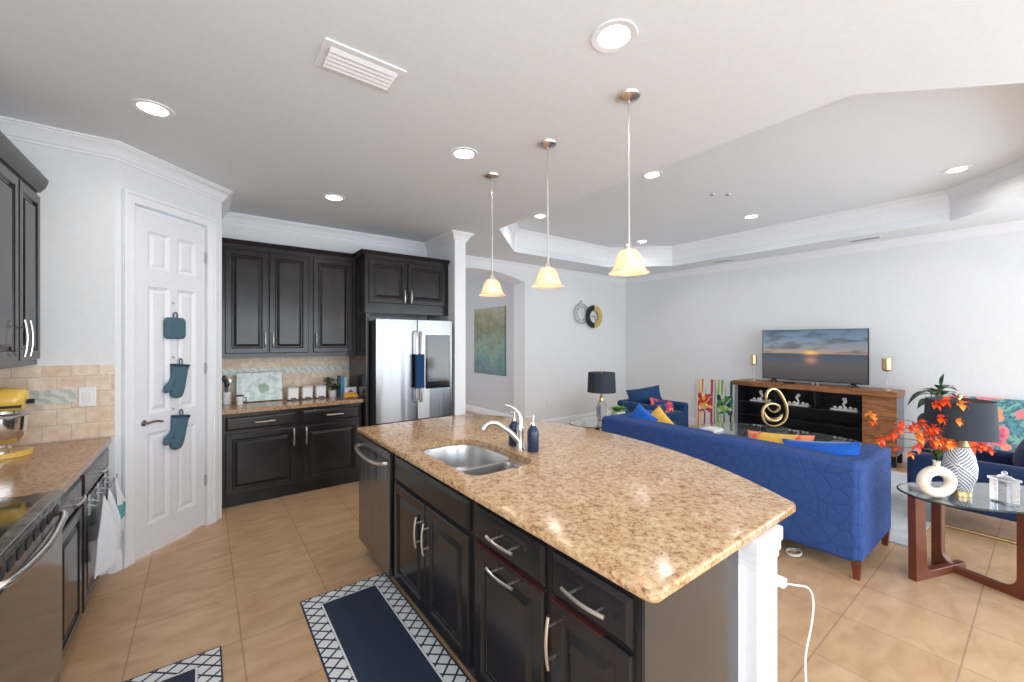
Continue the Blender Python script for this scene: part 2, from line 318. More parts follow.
def pink_pat(nt, v, x, z):
    r = ramp(nt, [(.35, srgb(20, 60, 110)), (.48, srgb(214, 60, 104)), (.58, srgb(236, 150, 80)), (.7, srgb(220, 210, 215))], 'CONSTANT'); nt.links.new(noise(nt, v, 9, 2, 1), r.inputs[0]); return r.outputs[0]
M['pinkcush'] = art('pink_patterned_fabric', pink_pat, rough=.85)
def board_pat(nt, v, x, z):
    n = noise(nt, v, 18, 4, .5); r = ramp(nt, [(.38, srgb(184, 206, 200)), (.5, srgb(216, 228, 227)), (.62, srgb(230, 237, 238))]); nt.links.new(n, r.inputs[0])
    d = math_(nt, 'ADD', math_(nt, 'MULTIPLY', math_(nt, 'SUBTRACT', x, .03), math_(nt, 'SUBTRACT', x, .03)), math_(nt, 'MULTIPLY', math_(nt, 'ADD', z, .015), math_(nt, 'ADD', z, .015)))
    c = mixc(nt, math_(nt, 'MULTIPLY', math_(nt, 'LESS_THAN', math_(nt, 'ADD', d, math_(nt, 'MULTIPLY', noise(nt, v, 30), .006)), .0055), .7), r.outputs[0], srgb(86, 146, 110))
    return c
M['board'] = art('printed_glass_board', board_pat, rough=.15)
def rugf(nt, v, x, z):
    r = ramp(nt, [(.3, srgb(176, 180, 188)), (.5, srgb(194, 197, 202)), (.7, srgb(210, 211, 214))]); nt.links.new(noise(nt, v, 3.5, 6, 1.5), r.inputs[0]); return r.outputs[0]
M['greyrug'] = art('grey_mottled_rug', rugf, rough=.95)
def photo_pat(nt, v, x, z):
    d = math_(nt, 'ADD', math_(nt, 'ABSOLUTE', x), math_(nt, 'ABSOLUTE', z)); return mixc(nt, math_(nt, 'LESS_THAN', math_(nt, 'ADD', d, math_(nt, 'MULTIPLY', noise(nt, v, 60), .02)), .045), srgb(214, 220, 226), srgb(60, 90, 150))
M['photo'] = art('printed_block', photo_pat)
def fscreen(nt, v, x, z):
    t = math_(nt, 'ADD', math_(nt, 'DIVIDE', z, .6), .5); r = ramp(nt, [(0, srgb(120, 128, 134)), (.5, srgb(150, 146, 144)), (1, srgb(104, 120, 136))]); nt.links.new(t, r.inputs[0]); return r.outputs[0]
M['fscreen'] = art('fridge_screen', fscreen, .35, .08)
# geometric lamp body : white ceramic with grey diagonal line work
def geo(nt, v, x, z):
    sp = nd(nt, 'ShaderNodeSeparateXYZ'); nt.links.new(v, sp.inputs[0])
    an = math_(nt, 'ARCTAN2', sp.outputs[1], sp.outputs[0]); u = math_(nt, 'MULTIPLY', an, .085)
    zz = sp.outputs[2]
    big = math_(nt, 'FLOOR', math_(nt, 'DIVIDE', math_(nt, 'ADD', math_(nt, 'MULTIPLY', u, .8), zz), .13)); alt = math_(nt, 'MODULO', math_(nt, 'ABSOLUTE', big), 2)
    a = math_(nt, 'FRACT', math_(nt, 'DIVIDE', math_(nt, 'ADD', math_(nt, 'MULTIPLY', u, .8), zz), .021)); bb = math_(nt, 'FRACT', math_(nt, 'DIVIDE', math_(nt, 'SUBTRACT', math_(nt, 'MULTIPLY', u, .8), zz), .021))
    s = math_(nt, 'ADD', math_(nt, 'MULTIPLY', alt, a), math_(nt, 'MULTIPLY', math_(nt, 'SUBTRACT', 1, alt), bb))
    return mixc(nt, math_(nt, 'LESS_THAN', s, .5), srgb(236, 236, 240), srgb(104, 112, 128))
M['geo'] = art('line_patterned_ceramic', geo, rough=.3)

# ------------------------------------------------------------------ mesh building
def Fr(o=(0, 0, 0), u=(1, 0, 0), v=(0, 0, 1), n=(0, -1, 0)):
    o, u, v, n = map(Vector, (o, u, v, n)); return lambda a, b, c=0: o + u * a + v * b + n * c
class MB:
    def __init__(s): s.v = []; s.f = []
    def add(s, vs, fs):
        k = len(s.v); s.v += [Vector(p) for p in vs]; s.f += [tuple(i + k for i in q) for q in fs]; return s
    def box(s, lo, hi, fr=None):
        (a, b, c), (d, e, g) = lo, hi
        p = [(a, b, c), (d, b, c), (d, e, c), (a, e, c), (a, b, g), (d, b, g), (d, e, g), (a, e, g)]
        if fr: p = [fr(*q) for q in p]
        return s.add(p, [(0, 3, 2, 1), (4, 5, 6, 7), (0, 1, 5, 4), (1, 2, 6, 5), (2, 3, 7, 6), (3, 0, 4, 7)])
    def prism(s, outer, z0, z1, holes=(), fr=None):
        loops = [outer] + list(holes); flat = [p for l in loops for p in l]; n = len(flat)
        tri = tessellate_polygon([[Vector((x, y, 0)) for x, y in l] for l in loops])
        f = fr or (lambda a, b, c: Vector((a, b, c)))
        vs = [f(x, y, z0) for x, y in flat] + [f(x, y, z1) for x, y in flat]
        fs = [tuple(t) for t in tri] + [tuple(i + n for i in reversed(t)) for t in tri]
        k = 0
        for l in loops:
            m = len(l)
            for i in range(m): j = (i + 1) % m; fs.append((k + i, k + j, k + j + n, k + i + n))
            k += m
        return s.add(vs, fs)
    def slab(s, outer, z0, z1, r, holes=()):
        n = len(outer); ar = sum(outer[i][0] * outer[(i + 1) % n][1] - outer[(i + 1) % n][0] * outer[i][1] for i in range(n)); sg = 1 if ar > 0 else -1
        def off(d):
            o = []
            for i in range(n):
                a, b, c = Vector(outer[i - 1]), Vector(outer[i]), Vector(outer[(i + 1) % n]); d0 = (b - a).normalized(); d1 = (c - b).normalized()
                n0 = Vector((-d0.y, d0.x)) * sg; n1 = Vector((-d1.y, d1.x)) * sg; m_ = (n0 + n1); m_ = m_ / max(.3, m_.dot(n0)); o.append(b + m_ * d)
            return o
        L = []
        for i in range(5): a = PI / 2 * i / 4; L.append((r * (1 - math.sin(a)), z0 + r * (1 - math.cos(a))))
        for i in range(5): a = PI / 2 * i / 4; L.append((r * (1 - math.cos(a)), z1 - r * (1 - math.sin(a))))
        vs = []; fs = []
        for d, z in L: vs += [(p.x, p.y, z) for p in off(d)]
        for i in range(len(L) - 1):
            for j in range(n): q = (j + 1) % n; fs.append((i * n + j, i * n + q, (i + 1) * n + q, (i + 1) * n + j))
        s.add(vs, fs); ins = [tuple(p) for p in off(r)]
        loops = [ins] + list(holes); flat = [p for l in loops for p in l]; m_ = len(flat)
        tri = tessellate_polygon([[Vector((x, y, 0)) for x, y in l] for l in loops])
        s.add([(x, y, z0) for x, y in flat] + [(x, y, z1) for x, y in flat], [tuple(t) for t in tri] + [tuple(i + m_ for i in reversed(t)) for t in tri])
        k = n
        for l in holes:
            h_ = len(l); s.add([(x, y, z0) for x, y in l] + [(x, y, z1) for x, y in l], [(i, (i + 1) % h_, (i + 1) % h_ + h_, i + h_) for i in range(h_)])
        return s
    def rings(s, w, h, prof, fr):
        vs = []; fs = []
        for ins, c in prof:
            x0, x1, y0, y1 = ins, w - ins, ins, h - ins
            vs += [fr(x0, y0, c), fr(x1, y0, c), fr(x1, y1, c), fr(x0, y1, c)]
        for i in range(len(prof) - 1):
            for k in range(4): a = 4 * i + k; b = 4 * i + (k + 1) % 4; fs.append((a, b, b + 4, a + 4))
        k = 4 * (len(prof) - 1); fs.append((k, k + 1, k + 2, k + 3)); fs.append((3, 2, 1, 0))
        return s.add(vs, fs)
    def lathe(s, prof, c=(0, 0, 0), seg=28, sx=1, sy=1, axis=None):
        vs = []; fs = []; c = Vector(c); m = len(prof)
        for i in range(seg):
            a = 2 * PI * i / seg
            for r, z in prof:
                p = Vector((r * math.cos(a) * sx, r * math.sin(a) * sy, z))
                if axis: p = axis @ p
                vs.append(c + p)
        for i in range(seg):
            j = (i + 1) % seg
            for k in range(m - 1): fs.append((i * m + k, j * m + k, j * m + k + 1, i * m + k + 1))
        if math.dist(prof[0], prof[-1]) < .03 and min(prof[0][0], prof[-1][0]) > .002:
            for i in range(seg): j = (i + 1) % seg; fs.append((i * m + m - 1, j * m + m - 1, j * m, i * m))
            return s.add(vs, fs)
        if prof[0][0] > 1e-4: fs.append(tuple(i * m for i in reversed(range(seg))))
        if prof[-1][0] > 1e-4: fs.append(tuple(i * m + m - 1 for i in range(seg)))
        return s.add(vs, fs)
    def tube(s, pts, r, seg=10, closed=False, flat=1, ref=None):
        pts = [Vector(p) for p in pts]; n = len(pts); rr = r if isinstance(r, (list, tuple)) else [r] * n
        vs = []; fs = []; prev = Vector(ref) if ref else None
        for i, p in enumerate(pts):
            a = pts[(i - 1) % n] if (closed or i) else p; b = pts[(i + 1) % n] if (closed or i < n - 1) else p
            t = (b - a).normalized()
            if prev is None: prev = Vector((0, 0, 1)) if abs(t.z) < .9 else Vector((1, 0, 0))
            x = (prev - t * prev.dot(t)).normalized(); prev = x; y = t.cross(x)
            for k in range(seg):
                an = 2 * PI * k / seg; vs.append(p + x * math.cos(an) * rr[i] * flat + y * math.sin(an) * rr[i])
        for i in range(n if closed else n - 1):
            j = (i + 1) % n
            for k in range(seg): q = (k + 1) % seg; fs.append((i * seg + k, i * seg + q, j * seg + q, j * seg + k))
        if not closed: fs.append(tuple(reversed(range(seg)))); fs.append(tuple((n - 1) * seg + k for k in range(seg)))
        return s.add(vs, fs)
    def sweep(s, path, prof, closed=False, side=1, ext=0):
        P = [Vector((x, y)) for x, y in path]; n = len(P); m = len(prof); vs = []; fs = []
        for i in range(n):
            d0 = (P[i] - P[i - 1]).normalized() if (i or closed) else None; d1 = (P[(i + 1) % n] - P[i]).normalized() if (i < n - 1 or closed) else None
            d0 = d0 or d1; d1 = d1 or d0
            n0 = Vector((d0.y, -d0.x)) * side; n1 = Vector((d1.y, -d1.x)) * side; b = (n0 + n1); b = b / max(.15, b.dot(n0))
            for o, z in prof: vs.append((P[i].x + b.x * o, P[i].y + b.y * o, z))
        for i in range(n if closed else n - 1):
            j = (i + 1) % n
            for k in range(m): q = (k + 1) % m; fs.append((i * m + k, i * m + q, j * m + q, j * m + k))
        if not closed: fs.append(tuple(range(m))); fs.append(tuple((n - 1) * m + k for k in reversed(range(m))))
        return s.add(vs, fs)
    def ball(s, c, rx, ry, rz, seg=16, rg=10, fr=None):
        prof = [(max(1e-5, math.sin(PI * i / rg)), -math.cos(PI * i / rg)) for i in range(rg + 1)]; prof[0] = (1e-5, -1); prof[-1] = (1e-5, 1)
        vs = []; m = rg + 1; fs = []
        for i in range(seg):
            a = 2 * PI * i / seg
            for r, z in prof: vs.append(Vector(c) + Vector((r * math.cos(a) * rx, r * math.sin(a) * ry, z * rz)))
        for i in range(seg):
            j = (i + 1) % seg
            for k in range(m - 1): fs.append((i * m + k, j * m + k, j * m + k + 1, i * m + k + 1))
        return s.add(vs, fs)
    def pillow(s, w, h, t, n=14, mx=None):
        vs = []; fs = []
        for side in (1, -1):
            for i in range(n + 1):
                for j in range(n + 1):
                    u = -1 + 2 * i / n; v = -1 + 2 * j / n
                    k = (max(0, 1 - u * u) * max(0, 1 - v * v)) ** .42
                    pin = 1 - .07 * (1 - v * v) * abs(u) ** 2 * 1; pin2 = 1 - .07 * (1 - u * u) * abs(v) ** 2
                    p = Vector((u * w / 2 * pin, side * t / 2 * k, v * h / 2 * pin2))
                    vs.append(mx @ p if mx else p)
        N = (n + 1) ** 2
        for sd in (0, 1):
            for i in range(n):
                for j in range(n):
                    a = sd * N + i * (n + 1) + j; q = (a, a + 1, a + n + 2, a + n + 1); fs.append(q if sd else q[::-1])
        return s.add(vs, fs)
    def build(s, name, m, parent=None, smooth=35, bevel=0, bseg=2, sub=0, loc=None, world=True, rot=None):
        me = bpy.data.meshes.new(name); vs = s.v
        if parent is not None:
            if world:
                L = Vector((0, 0, 0)); q = parent
                while q: L += q.location; q = q.parent
                org = L
            else: org = Vector((0, 0, 0))
            if loc is not None and world: org = org + Vector(loc)
            ol = Vector(loc) if loc is not None else Vector((0, 0, 0))
        else:
            if loc is None:
                xs = [p.x for p in vs]; ys = [p.y for p in vs]; zs = [p.z for p in vs]
                loc = ((min(xs) + max(xs)) / 2, (min(ys) + max(ys)) / 2, min(zs))
            org = Vector(loc) if world else Vector((0, 0, 0)); ol = Vector(loc)
        me.from_pydata([tuple(p - org) for p in vs], [], s.f)
        bm = bmesh.new(); bm.from_mesh(me); bmesh.ops.remove_doubles(bm, verts=bm.verts, dist=1e-5)
        bmesh.ops.recalc_face_normals(bm, faces=bm.faces)
        if smooth:
            for f in bm.faces: f.smooth = True
            lim = math.radians(smooth)
            for e in bm.edges: e.smooth = len(e.link_faces) == 2 and e.calc_face_angle(0) < lim
        bm.to_mesh(me); bm.free(); me.materials.append(m)
        o = bpy.data.objects.new(name, me); COL.objects.link(o); o.location = ol
        if rot: o.rotation_euler = rot
        if parent is not None: o.parent = parent
        if bevel:
            b = o.modifiers.new('bevel', 'BEVEL'); b.width = bevel; b.segments = bseg; b.limit_method = 'ANGLE'; b.angle_limit = math.radians(40)
        if sub: d = o.modifiers.new('sub', 'SUBSURF'); d.levels = d.render_levels = sub
        return o
def tag(o, label, cat, group=None, kind=None):
    o['label'] = label; o['category'] = cat
    if group: o['group'] = group
    if kind: o['kind'] = kind
    return o
def thing(name, label, cat, loc=(0, 0, 0), rz=0, group=None):
    o = bpy.data.objects.new(name, None); o.empty_display_size = .1; COL.objects.link(o); o.location = loc; o.rotation_euler = (0, 0, rz)
    return tag(o, label, cat, group)
def struct(o): o['kind'] = 'structure'; return o
def copy_tree(o, parent=None):
    c = o.copy(); COL.objects.link(c)
    if parent is not None: c.parent = parent
    for ch in list(o.children): copy_tree(ch, c)
    return c
def dup(o, loc, label, rz=None):
    c = copy_tree(o); c.location = loc; c['label'] = label
    if rz is not None: c.rotation_euler = (0, 0, rz)
    return c
def circ(x, y, r, n=24): return [(x + r * math.cos(2 * PI * i / n), y + r * math.sin(2 * PI * i / n)) for i in range(n)]
def B(lo, hi): return MB().box(lo, hi)
def catmull(pts, n=8, closed=False):
    P = [Vector(p) for p in pts]; out = []; m = len(P)
    for i in range(m if closed else m - 1):
        a = P[(i - 1) % m] if (closed or i) else P[0]; b = P[i]; c = P[(i + 1) % m]; d = P[(i + 2) % m] if (closed or i < m - 2) else P[-1]
        for k in range(n):
            t = k / n; out.append(.5 * ((2 * b) + (c - a) * t + (2 * a - 5 * b + 4 * c - d) * t * t + (3 * b - a - 3 * c + d) * t ** 3))
    if not closed: out.append(P[-1])
    return out

# ------------------------------------------------------------------ room shell
HC = 2.87; HT = 3.2; S2 = math.sqrt(.5)
XL, XR, YR, YB = -1.15, 7.2, -3.5, 5.15
FX, FY = -.478, 3.79                                    # fold where the angled pantry wall starts
DL = .852; PX, PY = FX + DL * S2, FY + DL * S2           # pantry corner
o = struct(B((XL - .15, YR - .15, -.1), (XR + .15, 8.75, 0)).build('floor', M['tile'], loc=(0, 0, 0)))

can_main = [(-.231, 3.076), (1.461, 2.495), (.954, 3.98), (1.418, 1.144)]
can_tray = [(3.54, 4.07), (3.55, 2.39), (5.78, .55), (5.785, 2.40), (5.79, 4.09)]
OCT = [(2.77, .65), (3.64, -.20), (5.68, -.20), (6.56, .68), (6.56, 4.02), (5.74, 4.79), (3.66, 4.79), (2.77, 3.92)]
CR = .074
ceil = struct(MB().prism([(XL - .15, YR - .15), (XR + .15, YR - .15), (XR + .15, 8.75), (XL - .15, 8.75)], HC, HC + .1,
      [OCT] + [circ(x, y, CR) for x, y in can_main]).build('ceiling', M['ceil'], smooth=0, loc=(0, 0, 0)))
cx, cy = 4.66, 2.29
OO = [(cx + (x - cx) * 1.04, cy + (y - cy) * 1.04) for x, y in OCT]
MB().prism(OO, HC + .1, HT, [OCT]).build('tray_recess', M['trim'], ceil, smooth=0)
MB().prism(OO, HT, HT + .1, [circ(x, y, CR) for x, y in can_tray]).build('tray_top', M['ceil'], ceil, smooth=0)
def crown(z, k=1): return [(o_ * k, z + d * k) for o_, d in [(0, -.125), (.012, -.125), (.016, -.108), (.026, -.10), (.032, -.085), (.048, -.055), (.068, -.032), (.078, -.026), (.082, -.016), (.095, -.012), (.098, 0), (0, 0)]]
MB().sweep(OCT, crown(HT, .8), closed=True, side=-1).build('tray_crown', M['trim'], ceil, smooth=25)
kpath = [(XL, YR), (XL, FY), (FX, FY), (PX, PY), (PX, YB), (2.43, YB), (2.43, 4.37), (2.58, 4.37), (2.58, 5.5), (XR, 5.5), (XR, YR), (XL, YR)]
struct(MB().sweep(kpath, crown(HC, .82)).build('trim_1', M['trim'], smooth=25))

# left wall with a window opening, rear wall with two tall sliders, right wall with one
f = lambda a, b, c: Vector((XL - c, a, b))
struct(MB().prism([(YR - .15, 0), (FY + .15, 0), (FY + .15, HC), (YR - .15, HC)], 0, .15, [[(-2.2, 1.0), (.4, 1.0), (.4, 2.4), (-2.2, 2.4)]], f).build('wall_left', M['wall'], smooth=0))
f = lambda a, b, c: Vector((a, YR - c, b))
struct(MB().prism([(XL, 0), (XR, 0), (XR, HC), (XL, HC)], 0, .15, [[(-.5, .02), (3.1, .02), (3.1, 2.45), (-.5, 2.45)], [(3.5, .02), (6.9, .02), (6.9, 2.45), (3.5, 2.45)]], f).build('wall_rear', M['wall'], smooth=0))
f = lambda a, b, c: Vector((XR + c, a, b))
struct(MB().prism([(YR - .15, 0), (5.82, 0), (5.82, HC), (YR - .15, HC)], 0, .15, [[(-3.2, .02), (-.6, .02), (-.6, 2.45), (-3.2, 2.45)]], f).build('wall_right', M['wall'], smooth=0))
def win(name, fr, w, h, n):
    m_ = MB()
    m_.prism([(0, 0), (w, 0), (w, h), (0, h)], 0, .06, [[(w * i / n + .05, .05), (w * (i + 1) / n - .05, .05), (w * (i + 1) / n - .05, h - .05), (w * i / n + .05, h - .05)] for i in range(n)], fr)
    o = struct(m_.build(name, M['trim'], smooth=0))
    return o
win('window_1', lambda a, b, c: Vector((-.5 + a, YR - .05 - c, .02 + b)), 3.6, 2.43, 3)
win('window_2', lambda a, b, c: Vector((3.5 + a, YR - .05 - c, .02 + b)), 3.4, 2.43, 3)
win('window_3', lambda a, b, c: Vector((XL - .05 - c, -2.2 + a, 1.0 + b)), 2.6, 1.4, 2)
win('window_4', lambda a, b, c: Vector((XR + .05 + c, -3.2 + a, .02 + b)), 2.6, 2.43, 2)
# end wall behind the left counter, angled pantry wall with a door opening, its short return, back wall
struct(B((XL - .15, FY, 0), (FX, FY + .15, HC)).build('wall_end', M['wall'], smooth=0))
def dg(s_, z, c=0): return Vector((FX + s_ * S2 + c * S2, FY + s_ * S2 - c * S2, z))       # point on the angled wall, c = towards room
DO = (.115, .695, 2.515)
struct(MB().prism([(0, 0), (DO[0], 0), (DO[0], DO[2]), (DO[1], DO[2]), (DO[1], 0), (DL, 0), (DL, HC), (0, HC)], 0, -.12, fr=dg).build('wall_pantry', M['wall'], smooth=0))
struct(B((PX - .12, PY + .1, 0), (PX, YB + .15, HC)).build('wall_return', M['wall'], smooth=0))
struct(B((PX, YB, 0), (2.43, YB + .15, HC)).build('wall_back', M['wall'], smooth=0))
struct(B((2.43, 4.37, 0), (2.58, 5.82, HC)).build('wall_partition', M['trim'], smooth=0))
arc = []
for i in range(25):
    x = 2.62 + (4.436 - 2.62) * i / 24; arc.append((x, .005 + math.sqrt(2.7 ** 2 - (x - 3.55) ** 2)))
struct(MB().prism([(2.58, 0), (2.62, 0)] + arc + [(4.436, 0), (XR, 0), (XR, HC), (2.58, HC)], 5.5, 5.82, fr=lambda a, b, c: Vector((a, c, b))).build('wall_arch', M['wall'], smooth=25))
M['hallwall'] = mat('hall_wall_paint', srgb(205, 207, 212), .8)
struct(B((4.7, 5.82, 0), (4.85, 8.75, HC)).build('wall_hallway', M['hallwall'], smooth=0))
struct(B((1.25, 8.6, 0), (4.7, 8.75, HC)).build('wall_hallway_end', M['hallwall'], smooth=0))
struct(B((1.25, 5.82, 0), (1.4, 8.6, HC)).build('wall_hallway_left', M['hallwall'], smooth=0))
bprof = [(0, 0), (.016, 0), (.016, .10), (.012, .115), (.006, .125), (0, .135)]
struct(MB().sweep([(FX - .03, FY), (FX, FY), tuple(dg(.035, 0)[:2])], bprof).build('baseboard_pantry', M['trim'], smooth=25))
struct(MB().sweep([(4.436, 5.5), (XR, 5.5), (XR, -.6)], bprof).build('baseboard_right', M['trim'], smooth=25))
struct(MB().sweep([(4.7, 5.82), (4.7, 8.6)], bprof, side=-1).build('baseboard_hallway', M['trim'], smooth=25))
struct(MB().sweep([(2.43, 4.5), (2.43, 4.37), (2.58, 4.37), (2.58, 5.5)], bprof).build('baseboard_partition', M['trim'], smooth=25))
# pantry door: six raised panels
dw, dh = DO[1] - DO[0] - .02, 2.47
d1 = struct(bpy.data.objects.new('door_1', None)); COL.objects.link(d1); d1.location = dg(DO[0] + .01, .015, -.02)
df = lambda a, b, c=0: dg(DO[0] + .01 + a, .02 + b, -.040 + c)
sx = [(.095, .265), (.325, .485)]; sz = [(.20, .86), (1.00, 1.93), (2.05, 2.33)]
sx = [(.09, .255), (.315, .475)]
m_ = MB().prism([(0, 0), (dw, 0), (dw, dh), (0, dh)], .002, .04, [[(a, c), (b, c), (b, d), (a, d)] for a, b in sx for c, d in sz], df)
for a, b in sx:
    for c, d in sz:
        fr = (lambda a_, c_: (lambda x, y, z=0: df(a_ + x, c_ + y, z)))(a, c)
        m_.rings(b - a, d - c, [(0, .004), (0, .04), (.006, .036), (.02, .026), (.03, .026), (.048, .034)], fr)
m_.build('door_slab', M['doorw'], d1, smooth=20)
# casing
cw = .075
MB().prism([(DO[0] - cw, 0), (DO[0], 0), (DO[0], DO[2]), (DO[1], DO[2]), (DO[1], 0), (DO[1] + cw, 0), (DO[1] + cw, DO[2] + cw), (DO[0] - cw, DO[2] + cw)], .0, .018, fr=dg).prism([(DO[0] - cw, 0), (DO[0] - cw + .022, 0), (DO[0] - cw + .022, DO[2] + cw - .022), (DO[1] + cw - .022, DO[2] + cw - .022), (DO[1] + cw - .022, 0), (DO[1] + cw, 0), (DO[1] + cw, DO[2] + cw), (DO[0] - cw, DO[2] + cw)], .018, .03, fr=dg).build('door_casing', M['trim'], d1, smooth=0, bevel=.004)
MB().prism([(DO[0], 0), (DO[0] + .012, 0), (DO[0] + .012, DO[2] - .012), (DO[1] - .012, DO[2] - .012), (DO[1] - .012, 0), (DO[1], 0), (DO[1], DO[2]), (DO[0], DO[2])], -.12, -.046, fr=dg).build('door_jamb', M['trim'], d1, smooth=0)
ax = Matrix(((0, S2, S2), (0, S2, -S2), (1, 0, 0))).to_3x3()
hz = .96; hp = dg(.19, hz, -.012)
m_ = MB().lathe([(.001, 0), (.028, 0), (.030, .006), (.022, .012), (.010, .014), (.009, .045), (.001, .046)], hp, 20, axis=ax)
hh = [dg(.19, hz, .032), dg(.225, hz + .006, .036), dg(.26, hz + .004, .034), dg(.30, hz - .008, .032)]
m_.tube(hh, [.009, .008, .007, .008], 10).build('door_handle', M['bronze'], d1)
for z in (.34, 1.28, 2.2):
    MB().box((DO[1] - .016, z, -.016), (DO[1] + .006, z + .09, .006), lambda a, b, c: dg(a, b, c)).build('hinge', M['steel_dull'], d1)
# backsplashes
wl = bpy.data.objects['wall_end']; MB().box((XL, FY - .012, .914), (FX, FY, 1.395)).build('backsplash', M['splash'], wl, smooth=0)
B((XL, FY - .016, 1.155), (-.655, FY - .012, 1.245)).build('accent_band', M['band'], wl, smooth=0)
B((XL, 1.5, .914), (XL + .012, FY - .012, 1.395)).build('side_backsplash', M['splash'], bpy.data.objects['wall_left'], smooth=0)
wb = bpy.data.objects['wall_back']; B((PX, YB - .012, .914), (1.41, YB, 1.40)).build('backsplash', M['splash'], wb, smooth=0)
B((PX, YB - .016, 1.19), (1.41, YB - .012, 1.26)).build('accent_band', M['band'], wb, smooth=0)

# ------------------------------------------------------------------ ceiling lights and vents
def can(x, y, z, label, grp):
    t = thing('recessed_light', label, 'ceiling light', (x, y, z), 0, grp)
    MB().lathe([(CR - .004, .02), (CR - .006, -.003), (CR + .022, -.005), (CR + .024, 0), (CR - .001, .001)], (0, 0, 0), 32).build('trim_ring', M['trim'], t, world=False)
    MB().lathe([(CR - .002, 0), (.062, .05), (.062, .07), (CR + .001, .07), (CR + .001, 0)], (0, 0, 0), 32).build('baffle', M['white'], t, world=False)
    MB().lathe([(.001, .028), (.045, .034), (.061, .05), (.061, .055), (.001, .055)], (0, 0, 0), 28).build('lens', M['bulb'], t, world=False)
    area('downlight', (x, y, z + .024), (0, 0, 0), .09, .09, 3.6, (1, .95, .88), 'DISK')
    return t
for (x, y), l in zip(can_main, ['recessed ceiling light nearest the pantry door', 'recessed ceiling light beside the farthest pendant canopy', 'recessed ceiling light above the wall cabinets near the refrigerator', 'large recessed ceiling light at the top edge of the picture above the nearest pendant']):
    can(x, y, HC, l, 'kitchen recessed lights')
for (x, y), l in zip(can_tray, ['recessed tray ceiling light far end near the arch side, beside the middle pendant rod', 'recessed tray ceiling light right of the nearest pendant rod', 'recessed tray ceiling light at far right of the picture', 'recessed tray ceiling light midway above the television wall', 'recessed tray ceiling light in the far corner, just above the nearest pendant shade']):
    can(x, y, HT, l, 'tray ceiling recessed lights')
def vent(x0, x1, y0, y1, label, n, alongx):
    t = thing('ceiling_vent', label, 'air vent', ((x0 + x1) / 2, (y0 + y1) / 2, HC)); e = .03 if x1 - x0 > .2 and y1 - y0 > .15 else .014
    MB().prism([(x0, y0), (x1, y0), (x1, y1), (x0, y1)], HC - .008, HC, [[(x0 + e, y0 + e), (x1 - e, y0 + e), (x1 - e, y1 - e), (x0 + e, y1 - e)]]).build('frame', M['trim'], t, smooth=0, bevel=.002)
    B((x0 + e, y0 + e, HC - .002), (x1 - e, y1 - e, HC)).build('back_plate', M['slotgrey'], t, smooth=0)
    for i in range(n):
        if alongx:
            yy = y0 + e + (y1 - y0 - 2 * e) * (i + .5) / n; hw_ = (y1 - y0 - 2 * e) / n * .55
            MB().add([(x0 + e, yy - hw_, HC - .002), (x1 - e, yy - hw_, HC - .002), (x1 - e, yy + hw_ * .8, HC - .014), (x0 + e, yy + hw_ * .8, HC - .014), (x0 + e, yy - hw_, HC - .004), (x1 - e, yy - hw_, HC - .004), (x1 - e, yy + hw_ * .8, HC - .017), (x0 + e, yy + hw_ * .8, HC - .017)], [(0, 1, 2, 3), (7, 6, 5, 4), (0, 4, 5, 1), (1, 5, 6, 2), (2, 6, 7, 3), (3, 7, 4, 0)]).build('louver', M['trim'], t, smooth=0)
        else:
            xx = x0 + e + (x1 - x0 - 2 * e) * (i + .5) / n; B((xx - .004, y0 + e, HC - .010), (xx + .004, y1 - e, HC - .001)).build('louver', M['steel_dull'], t, smooth=0)
vent(.42, .79, 1.90, 2.115, 'white slatted air vent on the kitchen ceiling', 5, True)
vent(6.76, 6.88, 3.1, 3.42, 'small grey linear vent on the ceiling border, left of the two above the television wall', 4, False)
vent(6.76, 6.88, 1.3, 1.62, 'small grey linear vent on the ceiling border, right of the two above the television wall', 4, False)
t = thing('sprinkler_head', 'pair of small dark sprinkler caps in the middle of the tray ceiling', 'sprinkler', (4.64, 2.25, HT))
for dx in (-.07, .07): MB().lathe([(.001, -.014), (.02, -.014), (.028, -.004), (.03, 0), (.001, 0)], (dx, -dx * .75, 0), 16).build('cap', M['steel_dull'], t, world=False)

# pendants
def pendant(x, y, label):
    t = thing('pendant_light', label, 'pendant lamp', (x, y, HC), 0, 'pendants over the island')
    MB().lathe([(.001, -.032), (.012, -.032), (.022, -.026), (.042, -.022), (.058, -.012), (.062, 0), (.001, 0)], (0, 0, 0), 28).build('canopy', M['nickel'], t, world=False)
    MB().lathe([(.006, -.80), (.006, -.03)], (0, 0, 0), 12).build('rod', M['nickel'], t, world=False)
    MB().lathe([(.001, -.785), (.012, -.79), (.016, -.81), (.026, -.822), (.028, -.84), (.001, -.84)], (0, 0, 0), 20).build('socket_cap', M['nickel'], t, world=False)
    z0 = -.957
    pr = [(.028, z0 + .128), (.042, z0 + .122), (.058, z0 + .102), (.07, z0 + .07), (.078, z0 + .038), (.092, z0 + .014), (.110, z0 + .002)]
    pr2 = [(r - .003, z - .001) for r, z in reversed(pr)]
    MB().lathe(pr + pr2, (0, 0, 0), 36).build('shade', M['alabaster'], t, world=False)
    MB().ball((0, 0, z0 + .06), .027, .027, .036).build('bulb', M['bulb'], t, world=False)
    return t
p0 = pendant(1.833, 2.69, 'pendant lamp with glowing bell glass shade, farthest of the three over the island')
p1 = dup(p0, (1.833, 2.03, HC), 'pendant lamp with glowing bell glass shade, middle of the three over the island')
p2 = dup(p0, (1.823, 1.371, HC), 'pendant lamp with glowing bell glass shade, nearest of the three over the island')
